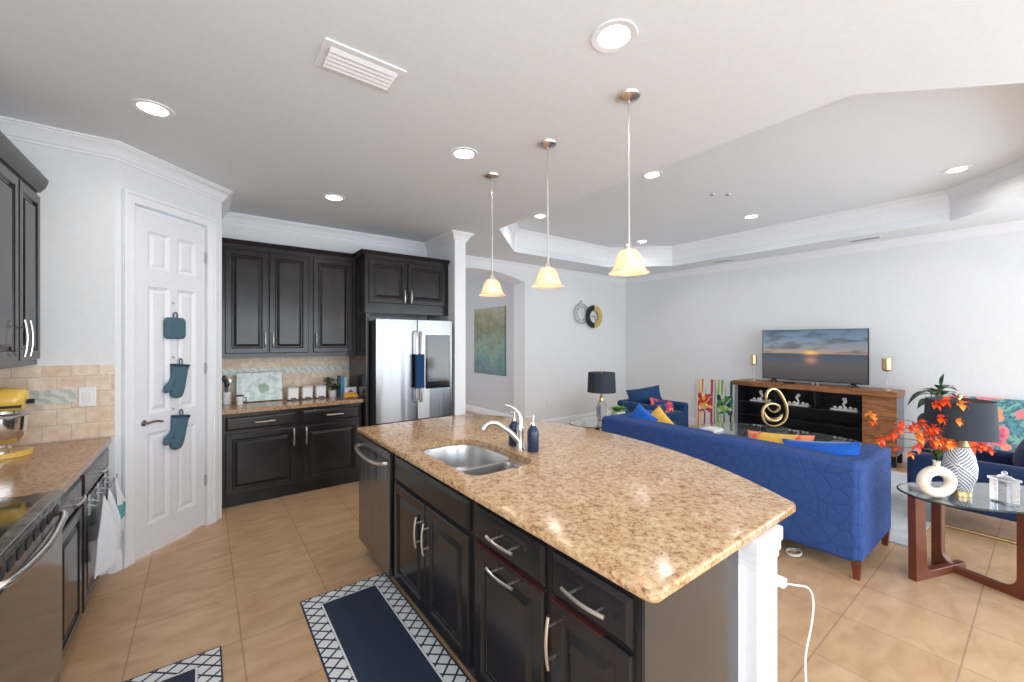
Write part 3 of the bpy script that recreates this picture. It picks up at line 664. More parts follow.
for y in (2.69, 2.03, 1.371):
    l = bpy.data.lights.new('pendant_bulb_light', 'POINT'); l.energy = 1.0; l.color = (1, .80, .58); l.shadow_soft_size = .04
    lo = bpy.data.objects.new('pendant_bulb_light', l); COL.objects.link(lo); lo.location = (1.83, y, HC - .957 + .015)

# ------------------------------------------------------------------ cabinetry
DOORP = [(0, 0), (0, .014), (.005, .019), (.050, .019), (.056, .014), (.060, .007), (.068, .007), (.090, .017), (.094, .018)]
DRAWP = [(0, 0), (0, .010), (.004, .012), (.016, .019), (.020, .0195)]
def pull(fr, a, b, L, vert, parent, name='handle', m=None):
    # bowed bar handle centred on a,b; fr maps (along wall, up, out)
    pts = []; n = 9
    for i in range(n):
        q = -1 + 2 * i / (n - 1); out = .030 + .010 * (1 - q * q)
        pts.append(fr(a, b + q * L / 2, out) if vert else fr(a + q * L / 2, b, out))
    mm = MB().tube(pts, .0062, 8)
    for q in (-.62, .62):
        p = (a, b + q * L / 2) if vert else (a + q * L / 2, b)
        mm.tube([fr(p[0], p[1], -.001), fr(p[0], p[1], .034)], .0045, 8)
    return mm.build(name, m or M['nickel'], parent)
def front(kind, fr, a0, a1, b0, b1, parent, hnd=None, prof=None):
    f2 = lambda x, y, z=0: fr(a0 + x, b0 + y, z)
    o = MB().rings(a1 - a0, b1 - b0, prof or (DOORP if kind == 'door' else DRAWP), f2).build(kind, M['cab'], parent, smooth=0, bevel=.0015)
    if hnd:
        a, b, L, v = hnd; pull(lambda x, y, z=0: fr(x, y, z + .018), a, b, L, v, o)
    return o
# island run, faces look towards -X ; frame: along = -Y from far end
XI = .93
fi = lambda a, b, c=0: Vector((XI - c, a, b))
# dishwasher
t = thing('dishwasher', 'stainless dishwasher at the far end of the island', 'dishwasher', (1.2, 2.74, 0))
B((XI + .005, 2.425, .10), (1.46, 3.055, .881)).build('body', M['darkside'], t)
B((XI + .06, 2.43, .0), (1.40, 3.05, .10)).build('toe_kick', M['black'], t)
MB().rings(.615, .755, [(0, 0), (0, .026), (.004, .030)], lambda x, y, z=0: fi(2.43 + x, .112 + y, z)).build('door', M['steel'], t)
dwp = catmull([fi(3.015, .80, .032), fi(3.0, .795, .06), fi(2.9, .785, .078), fi(2.737, .78, .084), fi(2.57, .785, .078), fi(2.475, .795, .06), fi(2.46, .80, .032)], 6)
MB().tube(dwp, .011, 10).build('handle', M['nickel'], t)
def isl_cab(y0, y1, label, hole=None):
    t = thing('base_cabinet', label, 'cabinet', (1.2, (y0 + y1) / 2, 0), 0, 'island base cabinets')
    if hole: B((XI, y0, .105), (1.46, y1, .66)).prism([(XI, y0), (1.46, y0), (1.46, y1), (XI, y1)], .6602, .881, [hole]).build('body', M['cab'], t)
    else: B((XI, y0, .105), (1.46, y1, .881)).build('body', M['cab'], t)
    B((XI + .06, y0, 0), (1.44, y1, .105)).build('toe_kick', M['cabin'], t)
    return t
t = isl_cab(1.50, 2.415, 'dark two-door sink cabinet with false drawer front beside the dishwasher', [(.97, 1.58), (1.45, 1.58), (1.45, 2.36), (.97, 2.36)])
front('drawer_front', fi, 1.525, 2.385, .715, .855, t)
front('door', fi, 1.96, 2.385, .125, .700, t, (2.0, .55, .16, True))
front('door', fi, 1.525, 1.95, .125, .700, t, (1.91, .55, .16, True))
t = isl_cab(1.015, 1.498, 'dark island cabinet with a drawer and pull-out door, both with horizontal handles')
front('drawer', fi, 1.035, 1.472, .715, .855, t, (1.25, .785, .17, False))
d = front('door', fi, 1.035, 1.472, .125, .700, t, (1.25, .66, .17, False))
B((XI - .0185, 1.036, .6992), (XI - .001, 1.471, .7012)).build('worn_edge_highlight', M['wornhighlight'], d)  # painted strip for the light catching the worn door top
t = isl_cab(.66, 1.013, 'dark island cabinet nearest the camera with drawer and vertical door handle')
front('drawer', fi, .68, .998, .715, .855, t, (.83, .785, .17, False))
d = front('door', fi, .68, .998, .125, .700, t, (.975, .58, .17, True))
B((XI - .0185, .78, .6992), (XI - .001, .997, .7012)).build('worn_edge_highlight', M['wornhighlight'], d)  # same painted highlight, on part of this door's worn top
# island carcass back, end panel and white pilasters
t = thing('island_end_frame', 'dark end panel with white pilasters carrying the island counter', 'kitchen island', (1.55, 1.85, 0))
M['endpanel'] = mat('espresso_end_panel', (.036, .032, .031), .2, coat=.3)
B((XI, .648, 0), (1.462, .658, .881)).build('end_panel', M['endpanel'], t)
B((1.462, .66, 0), (1.53, 3.05, .881)).build('back_panel', M['trim'], t)
for yy in (.60, 2.93):
    m_ = B((1.495, yy, 0), (1.66, yy + .15, .881)).box((1.513, yy - .006, .16), (1.642, yy + .01, .76))
    m_.build('pilaster', M['trim'], t, bevel=.003)
    m_ = MB()
    for e, z0, z1 in ((.008, .77, .80), (.016, .795, .835), (.024, .83, .8815)):
        m_.box((1.495 - e, yy - e * .6, z0), (1.66 + e * .6, yy + .15 + e, z1))
    m_.build('capital', M['trim'], t, bevel=.006)
    B((1.477, yy - .014, 0), (1.67, yy + .168, .12)).build('plinth', M['trim'], t, bevel=.006)
# counter with sink cutout
arcp = []
R_ = 2.153; cxa = 2.25 - R_
for i in range(25):
    yy = .64 + (3.05 - .64) * i / 24; arcp.append((cxa + math.sqrt(R_ ** 2 - (yy - 1.85) ** 2), yy))
outl = [(.90, .583), (.882, .60)]
outl = [(.893, 3.065), (.899, .630), (.902, .616), (.908, .606), (.920, .600), (1.835, .600), (1.858, .610)] + arcp + [(1.83, 3.075), (1.815, 3.085), (.90, 3.085)]
def rrect(x0, x1, y0, y1, r, n=6, big=None):
    out = []
    for k, (cx_, cy_, a0) in enumerate([(x1, y1, 0), (x0, y1, 90), (x0, y0, 180), (x1, y0, 270)]):
        q = big[k] if big else r; ccx = cx_ - q if cx_ == x1 else cx_ + q; ccy = cy_ - q if cy_ == y1 else cy_ + q
        for i in range(n + 1): a = math.radians(a0 + 90 * i / n); out.append((ccx + q * math.cos(a), ccy + q * math.sin(a)))
    return out
SK1 = rrect(1.005, 1.405, 1.84, 2.325, .08, 6, (.18, .12, .07, .07)); SK2 = rrect(1.005, 1.355, 1.63, 1.82, .06, 6, (.05, .05, .07, .09))
SKO = rrect(1.000, 1.410, 1.625, 2.33, .08, 6, (.18, .12, .07, .11))
o = MB().slab(outl, .882, .914, .009, [SKO[::-1]]).build('island_countertop', M['granite'], smooth=40)
tag(o, 'large speckled beige granite island counter with a bowed seating edge', 'countertop')
# sink
t = thing('kitchen_sink', 'stainless double bowl sink set into the island counter', 'sink', (1.205, 1.98, .68))
def bowl(out, zt, zb, k=.90):
    n = len(out); cx_ = sum(p[0] for p in out) / n; cy_ = sum(p[1] for p in out) / n; vs = []; fs = []
    L = [(1.0, zt + .006), (.985, zt - .006), (.955, zb + .05), (.93, zb + .02), (k - .06, zb), (.12, zb - .006)]
    for s_, z in L: vs += [(cx_ + (x - cx_) * s_, cy_ + (y - cy_) * s_, z) for x, y in out]
    for i in range(len(L) - 1):
        for j in range(n): q = (j + 1) % n; fs.append((i * n + j, i * n + q, (i + 1) * n + q, (i + 1) * n + j))
    fs.append(tuple((len(L) - 1) * n + j for j in range(n)))
    return MB().add(vs, fs), (cx_, cy_)
for nm, out, zb in (('large_bowl', SK1, .70), ('small_bowl', SK2, .74)):
    mb_, c_ = bowl(out, .872, zb); o = mb_.build(nm, M['steel_sink'] if 'steel_sink' in M else M['steel_dull'], t, smooth=50)
    MB().lathe([(.001, .001), (.022, .001), (.03, .004), (.042, .004), (.045, 0), (.001, -.001)], (c_[0], c_[1], zb - .005), 24).build('drain', M['chrome'], o)
MB().prism(rrect(.985, 1.43, 1.605, 2.345, .08, 6, (.18, .12, .07, .09)),   .876, .8815, [SK1[::-1], SK2[::-1]]).build('rim', M['nickel'], t, smooth=30)
# faucet: body rises from the deck, spout arches towards the bowls, lever sweeps up
fxx, fyy = 1.485, 1.885
t = thing('kitchen_faucet', 'brushed nickel single lever faucet behind the sink', 'faucet', (fxx, fyy, .914))
MB().lathe([(.001, 0), (.030, 0), (.030, .006), (.024, .014), (.021, .06), (.022, .11), (.024, .125), (.018, .14), (.001, .142)], (0, 0, 0), 20).build('base', M['nickel'], t, world=False)
sp_ = catmull([(-.005, 0, .045), (-.05, .03, .10), (-.10, .06, .142), (-.13, .078, .158), (-.165, .10, .150), (-.19, .115, .118)], 6)
MB().tube(sp_, [.018 - .004 * min(1, i / 20) for i in range(len(sp_) - 6)] + [.0145, .016, .0175, .019, .0195, .0185], 14).build('spout', M['nickel'], t, world=False)
lv = catmull([(0, 0, .12), (.004, .004, .17), (-.008, .012, .215), (-.035, .03, .245), (-.075, .052, .262)], 6)
MB().tube(lv, [.020 - .016 * i / (len(lv) - 1) for i in range(len(lv))], 12).build('lever', M['nickel'], t, world=False)
# soap bottles
def soap(x, y, label, k=1):
    t = thing('soap_dispenser', label, 'soap bottle', (x, y, .914), 0, 'navy soap bottles by the faucet')
    MB().lathe([(.001, 0), (.031 * k, 0), (.034 * k, .005), (.034 * k, .105), (.030 * k, .125), (.018, .142), (.014, .148), (.014, .152), (.001, .152)], (0, 0, 0), 26).build('bottle', M['navyglass'], t, world=False)
    MB().box((-.026, -.0335, .055), (-.018, -.020, .075)).build('label', M['paper'], t, world=False) if False else None
    MB().lathe([(.001, .150), (.015, .150), (.015, .166), (.006, .170), (.005, .195), (.009, .197), (.009, .206), (.001, .207)], (0, 0, 0), 18).tube([(0, 0, .20), (-.02, .012, .202), (-.036, .022, .196)], [.005, .0045, .004], 8).build('pump', M['chrome'], t, world=False)
    return t
s0 = soap(1.515, 1.805, 'navy soap bottle with chrome pump standing right of the faucet')
dup(s0, (1.508, 1.975, .914), 'navy soap bottle mostly hidden behind the faucet')

# outlet, charger and cable on the near pilaster
t = thing('wall_outlet', 'white outlet plate on the near white island pilaster', 'outlet', (1.585, .594, .66))
B((1.548, .588, .63), (1.622, .594, .745)).build('plate', M['switch'], t, bevel=.003)
for z in (.652, .70): B((1.570, .5865, z), (1.600, .589, z + .03)).build('socket', M['white'], t, bevel=.002)
t = thing('phone_charger', 'white charger plug with cable hanging from the island pilaster outlet', 'charger', (1.60, .57, .70))
B((1.572, .548, .705), (1.602, .5865, .735)).build('plug_block', M['white'], t, bevel=.005)
cb_ = catmull([(1.588, .549, .72), (1.60, .525, .722), (1.64, .50, .71), (1.672, .495, .66), (1.678, .50, .58), (1.655, .51, .48), (1.665, .515, .40), (1.640, .50, .28), (1.645, .49, .17), (1.63, .46, .06), (1.60, .40, .008), (1.50, .32, .006), (1.42, .34, .006)], 6)
MB().tube(cb_, .0032, 8).build('cable', M['white'], t)
cc = [(3.42 + (.055 + .004 * i / 6) * math.cos(i * .5), 1.13 + .045 * math.sin(i * .5), .006 + .0008 * i) for i in range(26)]
tag(MB().tube(cc, .0035, 8).build('cable_coil', M['white']), 'small coil of white cable on the tiles under the back of the blue sofa', 'cable')

# ------------------------------------------------------------------ back wall kitchen run
YF = 4.60
fb = lambda a, b, c=0: Vector((a, YF - c, b))
def back_base(x0, x1, label, hside):
    t = thing('base_cabinet', label, 'cabinet', ((x0 + x1) / 2, 4.88, 0), 0, 'base cabinets on the back wall')
    B((x0, YF, .09), (x1, YB - .014, .872)).build('body', M['cab'], t)
    B((x0, YF + .02, 0), (x1, YB - .014, .09)).build('toe_kick', M['cab'], t)
    front('drawer', fb, x0 + .03, x1 - .028, .715, .84, t, ((x0 + x1) / 2 + .02, .78, .17, False))
    front('door', fb, x0 + .03, x1 - .028, .115, .685, t, ((x1 - .055) if hside else (x0 + .055), .595, .17, True))
    return t
back_base(PX + .002, .772, 'dark base cabinet nearest the pantry door on the back wall', True)
back_base(.774, 1.395, 'dark base cabinet beside the refrigerator on the back wall', False)
tag(MB().prism([(PX + .001, YF - .035), (1.402, YF - .035), (1.402, YB - .013), (PX + .001, YB - .013)], .874, .914).build('back_countertop', M['granite_b'], smooth=0, bevel=.006), 'short granite counter with painted brown reflection on the back wall beside the refrigerator', 'countertop')
# tall dark side panel between counter and refrigerator
tag(B((1.404, 4.50, 0), (1.44, YB - .013, 1.86)).build('refrigerator_side_panel', M['cab'], bevel=.002), 'tall dark panel standing between back counter and refrigerator', 'cabinet panel')
YU = 4.85
fu = lambda a, b, c=0: Vector((a, YU - c, b))
def upper(x0, x1, label, doors, z0=1.38, z1=2.50, f=fu, yf=YU):
    t = thing('wall_cabinet', label, 'cabinet', ((x0 + x1) / 2, yf + .15, z0), 0, 'wall cabinets on the back wall')
    B((x0, yf, z0), (x1, YB - .002, z1)).build('body', M['cab'], t)
    for a0, a1, ha in doors:
        front('door', f, a0, a1, z0 + .045, z1 - .045, t, (ha, z0 + .045 + .13 if z1 - z0 > .8 else z0 + .13, .16 if z1 - z0 > .8 else .13, True))
    return t
upper(PX + .002, .918, 'dark two-door wall cabinet beside the pantry on the back wall', [(.163, .525, .495), (.535, .90, .565)])
upper(.920, 1.40, 'dark single-door wall cabinet between the two-door one and the refrigerator cabinet', [(.947, 1.362, .975)])
tcr = [(0, 0), (.02, 0), (.026, .012), (.042, .03), (.05, .045), (0, .045)]
ff = lambda a, b, c=0: Vector((a, 4.53 - c, b))
t = thing('refrigerator_cabinet', 'dark two-door cabinet mounted above the refrigerator', 'cabinet', (1.93, 4.87, 1.86))
B((1.404, 4.53, 1.865), (2.425, YB - .002, 2.50)).build('body', M['cab'], t)
front('door', ff, 1.445, 1.875, 1.975, 2.455, t, (1.845, 2.06, .14, True)); front('door', ff, 1.895, 2.38, 1.975, 2.455, t, (1.925, 2.06, .14, True))
tag(MB().sweep([(PX + .001, YU), (1.404, YU), (1.404, 4.53), (2.426, 4.53)], [(a, 2.4995 + b) for a, b in tcr]).sweep([(PX + .001, YU + .01), (1.41, YU + .01), (1.41, 4.54), (2.426, 4.54)], [(0, 2.4995), (0, 2.5445), (-.25, 2.5445), (-.25, 2.4995)]).build('cabinet_crown', M['cab'], smooth=25), 'dark crown strip along the top of the back wall cabinets', 'cabinet trim')

# refrigerator
YG = 4.345
t = thing('refrigerator', 'stainless french door refrigerator with a screen in the right door', 'refrigerator', (1.92, 4.75, 0))
B((1.465, YG + .06, .03), (2.385, YB - .02, 1.775)).build('body', M['darkside'], t)
fg = lambda a, b, c=0: Vector((a, YG + .055 - c, b))
for nm, a0, a1 in (('left_door', 1.465, 1.935), ('right_door', 1.941, 2.385)):
    pr = []
    N_ = 10
    # gently crowned door front
    vs = []; fs = []
    z0, z1 = .66, 1.79
    for i in range(N_ + 1):
        q = i / N_; x = a0 + (a1 - a0) * q; c = .045 + .012 * math.sin(PI * q) ** .6 if 0 < q < 1 else .045
        vs += [fg(x, z0, 0), fg(x, z0, c), fg(x, z1, c), fg(x, z1, 0)]
    for i in range(N_):
        for k in range(4): a = 4 * i + k; b = 4 * i + (k + 1) % 4; fs.append((a, b, b + 4, a + 4))
    fs += [(0, 1, 2, 3), tuple(4 * N_ + k for k in (3, 2, 1, 0))]
    dd = MB().add(vs, fs).build(nm, M['steel'], t, smooth=30, bevel=.003)
    hx = 1.905 if nm == 'left_door' else 1.972
    MB().tube([fg(hx, .86, .045), fg(hx, .87, .09), fg(hx, .92, .10), fg(hx, 1.6, .10), fg(hx, 1.65, .09), fg(hx, 1.66, .045)], [.010, .011, .012, .012, .011, .010], 10).build('handle', M['nickel'], dd)
MB().rings(.92, .60, [(0, 0), (0, .045), (.004, .05)], lambda x, y, z=0: fg(1.465 + x, .05 + y, z)).build('freezer_drawer', M['steel'], t)
scr = B((2.035, YG - .012, 1.0), (2.345, YG + .03, 1.62)).build('screen_frame', M['blackglass'], t, bevel=.003)
MB().box((-.135, -.001, -.25), (.135, .001, .25)).build('screen', M['fscreen'], scr, world=False, loc=(2.19 - 1.92, YG - .0135 - 4.75, 1.33), smooth=0)
tag(MB().prism(rrect(1.885, 1.995, YG - .075, YG - .018, .02), 1.02, 1.40).build('handle_towel', M['bluecloth'], bevel=.006), 'blue towel cover wrapped around the refrigerator door handles', 'towel')

# ------------------------------------------------------------------ things on the back counter
Z9 = .914
def on(x, y): return (x, y, Z9)
o = MB().box((-.205, -.006, -.15), (.205, .006, .15)).build('cutting_board', M['board'], world=False, loc=(.47, 5.03, Z9 + .155), rot=(math.radians(-10), 0, 0), bevel=.003); o.name = 'cutting_board'
tag(o, 'pale green printed glass cutting board leaning on the back wall tiles', 'cutting board')
t = thing('canister', 'white square canister, leftmost of the three on the back counter', 'canister', on(.765, 4.95), 0, 'white canisters on the back counter')
MB().prism(rrect(-.052, .052, -.052, .052, .014), .012, .125).build('jar', M['white'], t, world=False, bevel=.003)
MB().prism(rrect(-.048, .048, -.048, .048, .014), 0, .012).build('base', M['black'], t, world=False)
MB().prism(rrect(-.054, .054, -.054, .054, .014), .125, .142).lathe([(.001, .142), (.012, .142), (.014, .155), (.001, .157)], (0, 0, 0), 14).build('lid', M['plasticclear'], t, world=False)
MB().box((-.028, -.0535, .014), (.028, -.051, .026)).build('label_strip', M['black'], t, world=False)
dup(t, on(.905, 4.95), 'white square canister, middle of the three on the back counter'); dup(t, on(1.04, 4.95), 'white square canister, rightmost of the three on the back counter')
def leafy(mb, p, d, L, W, up=.3):
    d = Vector(d).normalized(); s_ = d.cross(Vector((0, 0, 1))); s_ = s_.normalized() if s_.length > .01 else Vector((1, 0, 0)); n_ = s_.cross(d)
    P = Vector(p); vs = []; prof = [0, .55, .95, 1, .75, .35, 0]
    for i, w_ in enumerate(prof):
        q = i / 6; c = P + d * L * q + n_ * (up * L * (q - q * q) * 1.2) - Vector((0, 0, .25 * L * q * q))
        for k in (-1, 0, 1): vs.append(c + s_ * k * W * w_ / 2 + n_ * (abs(k) * W * w_ * .12))
    for k in range(3): pass
    top = list(vs); bot = [v - n_ * .0015 for v in vs]; fs = []
    for i in range(6):
        for k in range(2): a = 3 * i + k; fs.append((a, a + 1, a + 4, a + 3)); fs.append((a + 21, a + 24, a + 25, a + 22))
    mb.add(top + bot, fs); return mb
t = thing('potted_plant', 'small leafy green plant in a white pot on the back counter', 'plant', on(1.175, 4.97))
MB().lathe([(.001, 0), (.036, 0), (.045, .07), (.042, .073), (.036, .06), (.001, .06)], (0, 0, 0), 22).build('pot', M['white'], t, world=False)
st = MB(); lf = MB()
for i in range(11):
    a = random.uniform(0, 2 * PI); r = random.uniform(.02, .075); h_ = random.uniform(.10, .21); e = Vector((r * math.cos(a), r * math.sin(a), h_)) if i < 10 else Vector((-.085, 0, .20))
    st.tube([(0, 0, .055), (e.x * .3, e.y * .3, h_ * .6), tuple(e)], .0018, 6)
    for k in range(3): b_ = a + random.uniform(-1.3, 1.3); leafy(lf, e - Vector((0, 0, .012 * k)), (math.cos(b_), math.sin(b_), .15), .07, .06)
st.build('stems', M['stem'], t, world=False); lf.build('leaves', M['greenleaf'], t, world=False)
for (x, w_, h_, mm, lb) in ((1.262, .03, .235, 'bluebook', 'tall blue cookbook standing right of the potted plant'), (1.298, .035, .225, 'cyanbook', 'pale blue cookbook standing against the blue one')):
    t = thing('cookbook', lb, 'book', (x, 4.97, Z9), 0, 'cookbooks on the back counter')
    MB().box((-w_ / 2, -.08, 0), (-w_ / 2 + .003, .08, h_)).box((w_ / 2 - .003, -.08, 0), (w_ / 2, .08, h_)).box((-w_ / 2, -.083, 0), (w_ / 2, -.080, h_)).build('cover', M[mm], t, world=False)
    MB().box((-w_ / 2 + .003, -.08, .004), (w_ / 2 - .003, .074, h_ - .005)).build('pages', M['paper'], t, world=False)
o = MB().box((-.065, -.012, -.055), (.065, .012, .055)).build('photo_block', M['photo'], world=False, loc=(1.325, 4.80, Z9 + .056), bevel=.002); tag(o, 'small white block with blue picture in front of the cookbooks', 'photo block')
t = thing('banana_bunch', 'yellow bananas lying at the right end of the back counter', 'bananas', on(1.30, 4.68))
for k in range(3):
    pts = [(-.075 + .03 * i, -.02 + .02 * k + .028 * math.sin(PI * i / 5), .018 + .01 * k + .012 * math.sin(PI * i / 5)) for i in range(6)]
    MB().tube(pts, [.006, .015, .018, .018, .015, .005], 8).build('banana', M['banana'], t, world=False)
t = thing('utensil_crock', 'white utensil holder with dark utensils at the pantry end of the back counter', 'utensil holder', on(.185, 5.02))
MB().lathe([(.001, 0), (.036, 0), (.036, .12), (.032, .12), (.032, .01), (.001, .01)], (0, 0, 0), 22).build('crock', M['white'], t, world=False)
for dx, dy, L, mm in ((-.012, 0, .30, 'black'), (.012, .01, .27, 'steel_dull'), (0, -.012, .25, 'black')):
    MB().tube([(dx * .5, dy * .5, .014), (dx * 1.6, dy * 1.6, L - .07)], .005, 8).ball((dx * 1.8, dy * 1.8, L - .045), .022, .006, .035).build('utensil', M[mm], t, world=False)
t = thing('mug', 'small white cup with dark rim between the utensil holder and the cutting board', 'cup', on(.285, 4.90))
MB().lathe([(.001, 0), (.026, 0), (.034, .085), (.031, .085), (.024, .006), (.001, .006)], (0, 0, 0), 22).build('cup', M['white'], t, world=False)
MB().lathe([(.031, .083), (.0355, .083), (.0355, .093), (.031, .093)], (0, 0, 0), 22).tube([(.033, 0, .07), (.055, 0, .065), (.055, 0, .03), (.03, 0, .022)], .004, 8).build('rim', M['black'], t, world=False)

# ------------------------------------------------------------------ left run: wall cabinet, base cabinets, range
xu = -.825
fl = lambda a, b, c=0: Vector((xu + c, a, b))
t = thing('wall_cabinet', 'dark two-door wall cabinet at the left edge above the stand mixer', 'cabinet', (-.98, 3.4, 1.405))
B((XL + .001, 3.02, 1.405), (xu, FY - .001, 2.47)).build('body', M['cab'], t)
front('door', fl, 3.41, 3.765, 1.44, 2.44, t, (3.45, 1.565, .20, True)); front('door', fl, 3.04, 3.395, 1.44, 2.44, t, (3.36, 1.565, .20, True))
MB().sweep([(xu, 3.0), (xu, FY - .001)], [(-.30, 2.47), (.012, 2.47), (.02, 2.482), (.034, 2.50), (.048, 2.54), (.048, 2.556), (-.30, 2.556)], side=1).build('crown', M['cab'], t, smooth=25)
xb = -.52
fx_ = lambda a, b, c=0: Vector((xb + c, a, b))
for y0, y1, lb in ((3.035, FY - .014, 'dark base cabinet under the left counter, next to the pantry wall, hung with towels'), (2.57, 3.03, 'narrow dark base cabinet under the left counter beside the range')):
    t = thing('base_cabinet', lb, 'cabinet', (-.83, (y0 + y1) / 2, 0), 0, 'left base cabinets')
    B((XL + .001, y0, .105), (xb, y1, .872)).build('body', M['cab'], t); B((XL + .001, y0, 0), (xb - .06, y1, .105)).build('toe_kick', M['cabin'], t)
    front('drawer', fx_, y0 + .02, y1 - .02, .715, .855, t, ((y0 + y1) / 2, .785, .17, False)); front('door', fx_, y0 + .02, y1 - .02, .125, .70, t)
tag(MB().prism([(XL + .013, 2.556), (-.492, 2.556), (-.492, FY - .013), (XL + .013, FY - .013)], .874, .914).build('left_countertop', M['granite_b'], smooth=0, bevel=.007), 'granite counter with painted brown reflection on the left under the stand mixer', 'countertop')
# range
t = thing('kitchen_range', 'stainless range with black glass cooktop at the left edge', 'stove', (-.8, 2.17, 0))
y0, y1 = 1.79, 2.55; xr = -.515
B((XL + .015, y0, .03), (xr, y1, .895)).build('body', M['steel_dull'], t)
B((XL + .015, y0 + .004, .895), (-.525, y1 - .004, .915)).build('cooktop', M['blackglass'], t, bevel=.002)
B((-.525, y0, .893), (-.478, y1, .917)).build('front_rail', M['steel'], t, bevel=.006, bseg=3)
dd = B((xr, y0 + .006, .17), (xr + .03, y1 - .006, .885)).build('oven_door', M['steel'], t, bevel=.004)
B((xr + .028, y0 + .015, .185), (xr + .034, y1 - .015, .80)).build('window', M['ovenglass'], dd, bevel=.002)
for i in range(8):
    yy = y0 + .07 + i * .082; B((xr + .029, yy, .835), (xr + .033, yy + .055, .872)).build('vent_slot', M['black'], dd, bevel=.002)
hp_ = catmull([(xr + .028, y0 + .06, .835), (xr + .05, y0 + .08, .832), (xr + .062, y0 + .2, .822), (xr + .068, (y0 + y1) / 2, .816), (xr + .062, y1 - .2, .822), (xr + .05, y1 - .08, .832), (xr + .028, y1 - .06, .835)], 6)
MB().tube(hp_, .012, 12).build('handle', M['nickel'], dd)
B((xr, y0 + .006, .04), (xr + .025, y1 - .006, .16)).build('drawer', M['steel'], t, bevel=.004)
for bx, by, br_ in ((-.72, 2.36, .09), (-.72, 1.98, .075), (-.97, 2.36, .075), (-.97, 1.98, .09)):
    MB().lathe([(br_ - .002, 0), (br_, .0006), (br_ + .002, 0)], (bx, by, .9151), 36).build('burner_ring', M['slotgrey'], t)
# stand mixer, head along +Y
t = thing('stand_mixer', 'yellow stand mixer with steel bowl on the left counter', 'stand mixer', (-.905, 3.49, Z9), -PI / 2)
bs = [(0 + .105 * math.cos(a), .02 + .11 * math.sin(a)) for a in [PI * i / 14 for i in range(15)]]
MB().prism([(.105, .02)] + bs[1:-1] + [(-.105, .02), (-.085, -.24), (.085, -.24)], 0, .028).build('base', M['yellow'], t, world=False, bevel=.008, bseg=3)
MB().prism(rrect(-.055, .055, -.25, -.13, .035), .02, .26).build('column', M['yellow'], t, world=False, bevel=.02, bseg=3)
MB().lathe([(.001, .028), (.05, .028), (.052, .045), (.04, .055), (.075, .075), (.098, .11), (.108, .16), (.110, .215), (.114, .218), (.112, .222), (.105, .215), (.10, .16), (.085, .11), (.05, .08), (.001, .078)], (0, 0, 0), 36).build('bowl', M['chrome'], t, world=False)
hd = catmull([(0, .105, .293), (0, .09, .297), (0, .06, .305), (0, -.05, .312), (0, -.17, .305), (0, -.25, .295), (0, -.275, .29)], 5)
MB().tube(hd, [.012 + .058 * math.sin(PI * min(1, (i + 1) / (len(hd)) * 1.0)) ** .4 for i in range(len(hd))], 20).build('head', M['yellow'], t, world=False)
MB().lathe([(.001, .225), (.045, .225), (.05, .235), (.046, .25), (.001, .25)], (0, .02, 0), 24).build('head_ring', M['chrome'], t, world=False)
MB().tube([(.0, .09, .295), (0, .135, .295)], [.012, .014], 12).box((.055, .02, .268), (.068, .10, .282)).build('knob', M['black'], t, world=False)
MB().add([(-.02, .06, .212), (.10, .06, .212), (.15, .17, .262), (-.02, .17, .262), (-.02, .06, .208), (.10, .06, .208), (.15, .17, .258), (-.02, .17, .258)], [(0, 1, 2, 3), (7, 6, 5, 4), (0, 4, 5, 1), (1, 5, 6, 2), (2, 6, 7, 3), (3, 7, 4, 0)]).lathe([(.06, .218), (.115, .222), (.117, .228), (.06, .224)], (0, 0, 0), 30).build('pouring_shield', M['plasticclear'], t, world=False)
t = thing('light_switch', 'white double switch plate on the tiles left of the pantry wall', 'switch', (-.605, FY - .013, 1.125))
B((-.645, FY - .019, 1.125), (-.565, FY - .0125, 1.25)).build('plate', M['switch'], t, bevel=.003); B((-.626, FY - .023, 1.155), (-.585, FY - .018, 1.22)).build('rocker', M['white'], t, bevel=.002)
o = B((4.95, 5.494, .40), (5.03, 5.4998, .52)).build('wall_outlet', M['switch'], bevel=.002); tag(o, 'white outlet plate low on the wall between arch and clock', 'outlet')

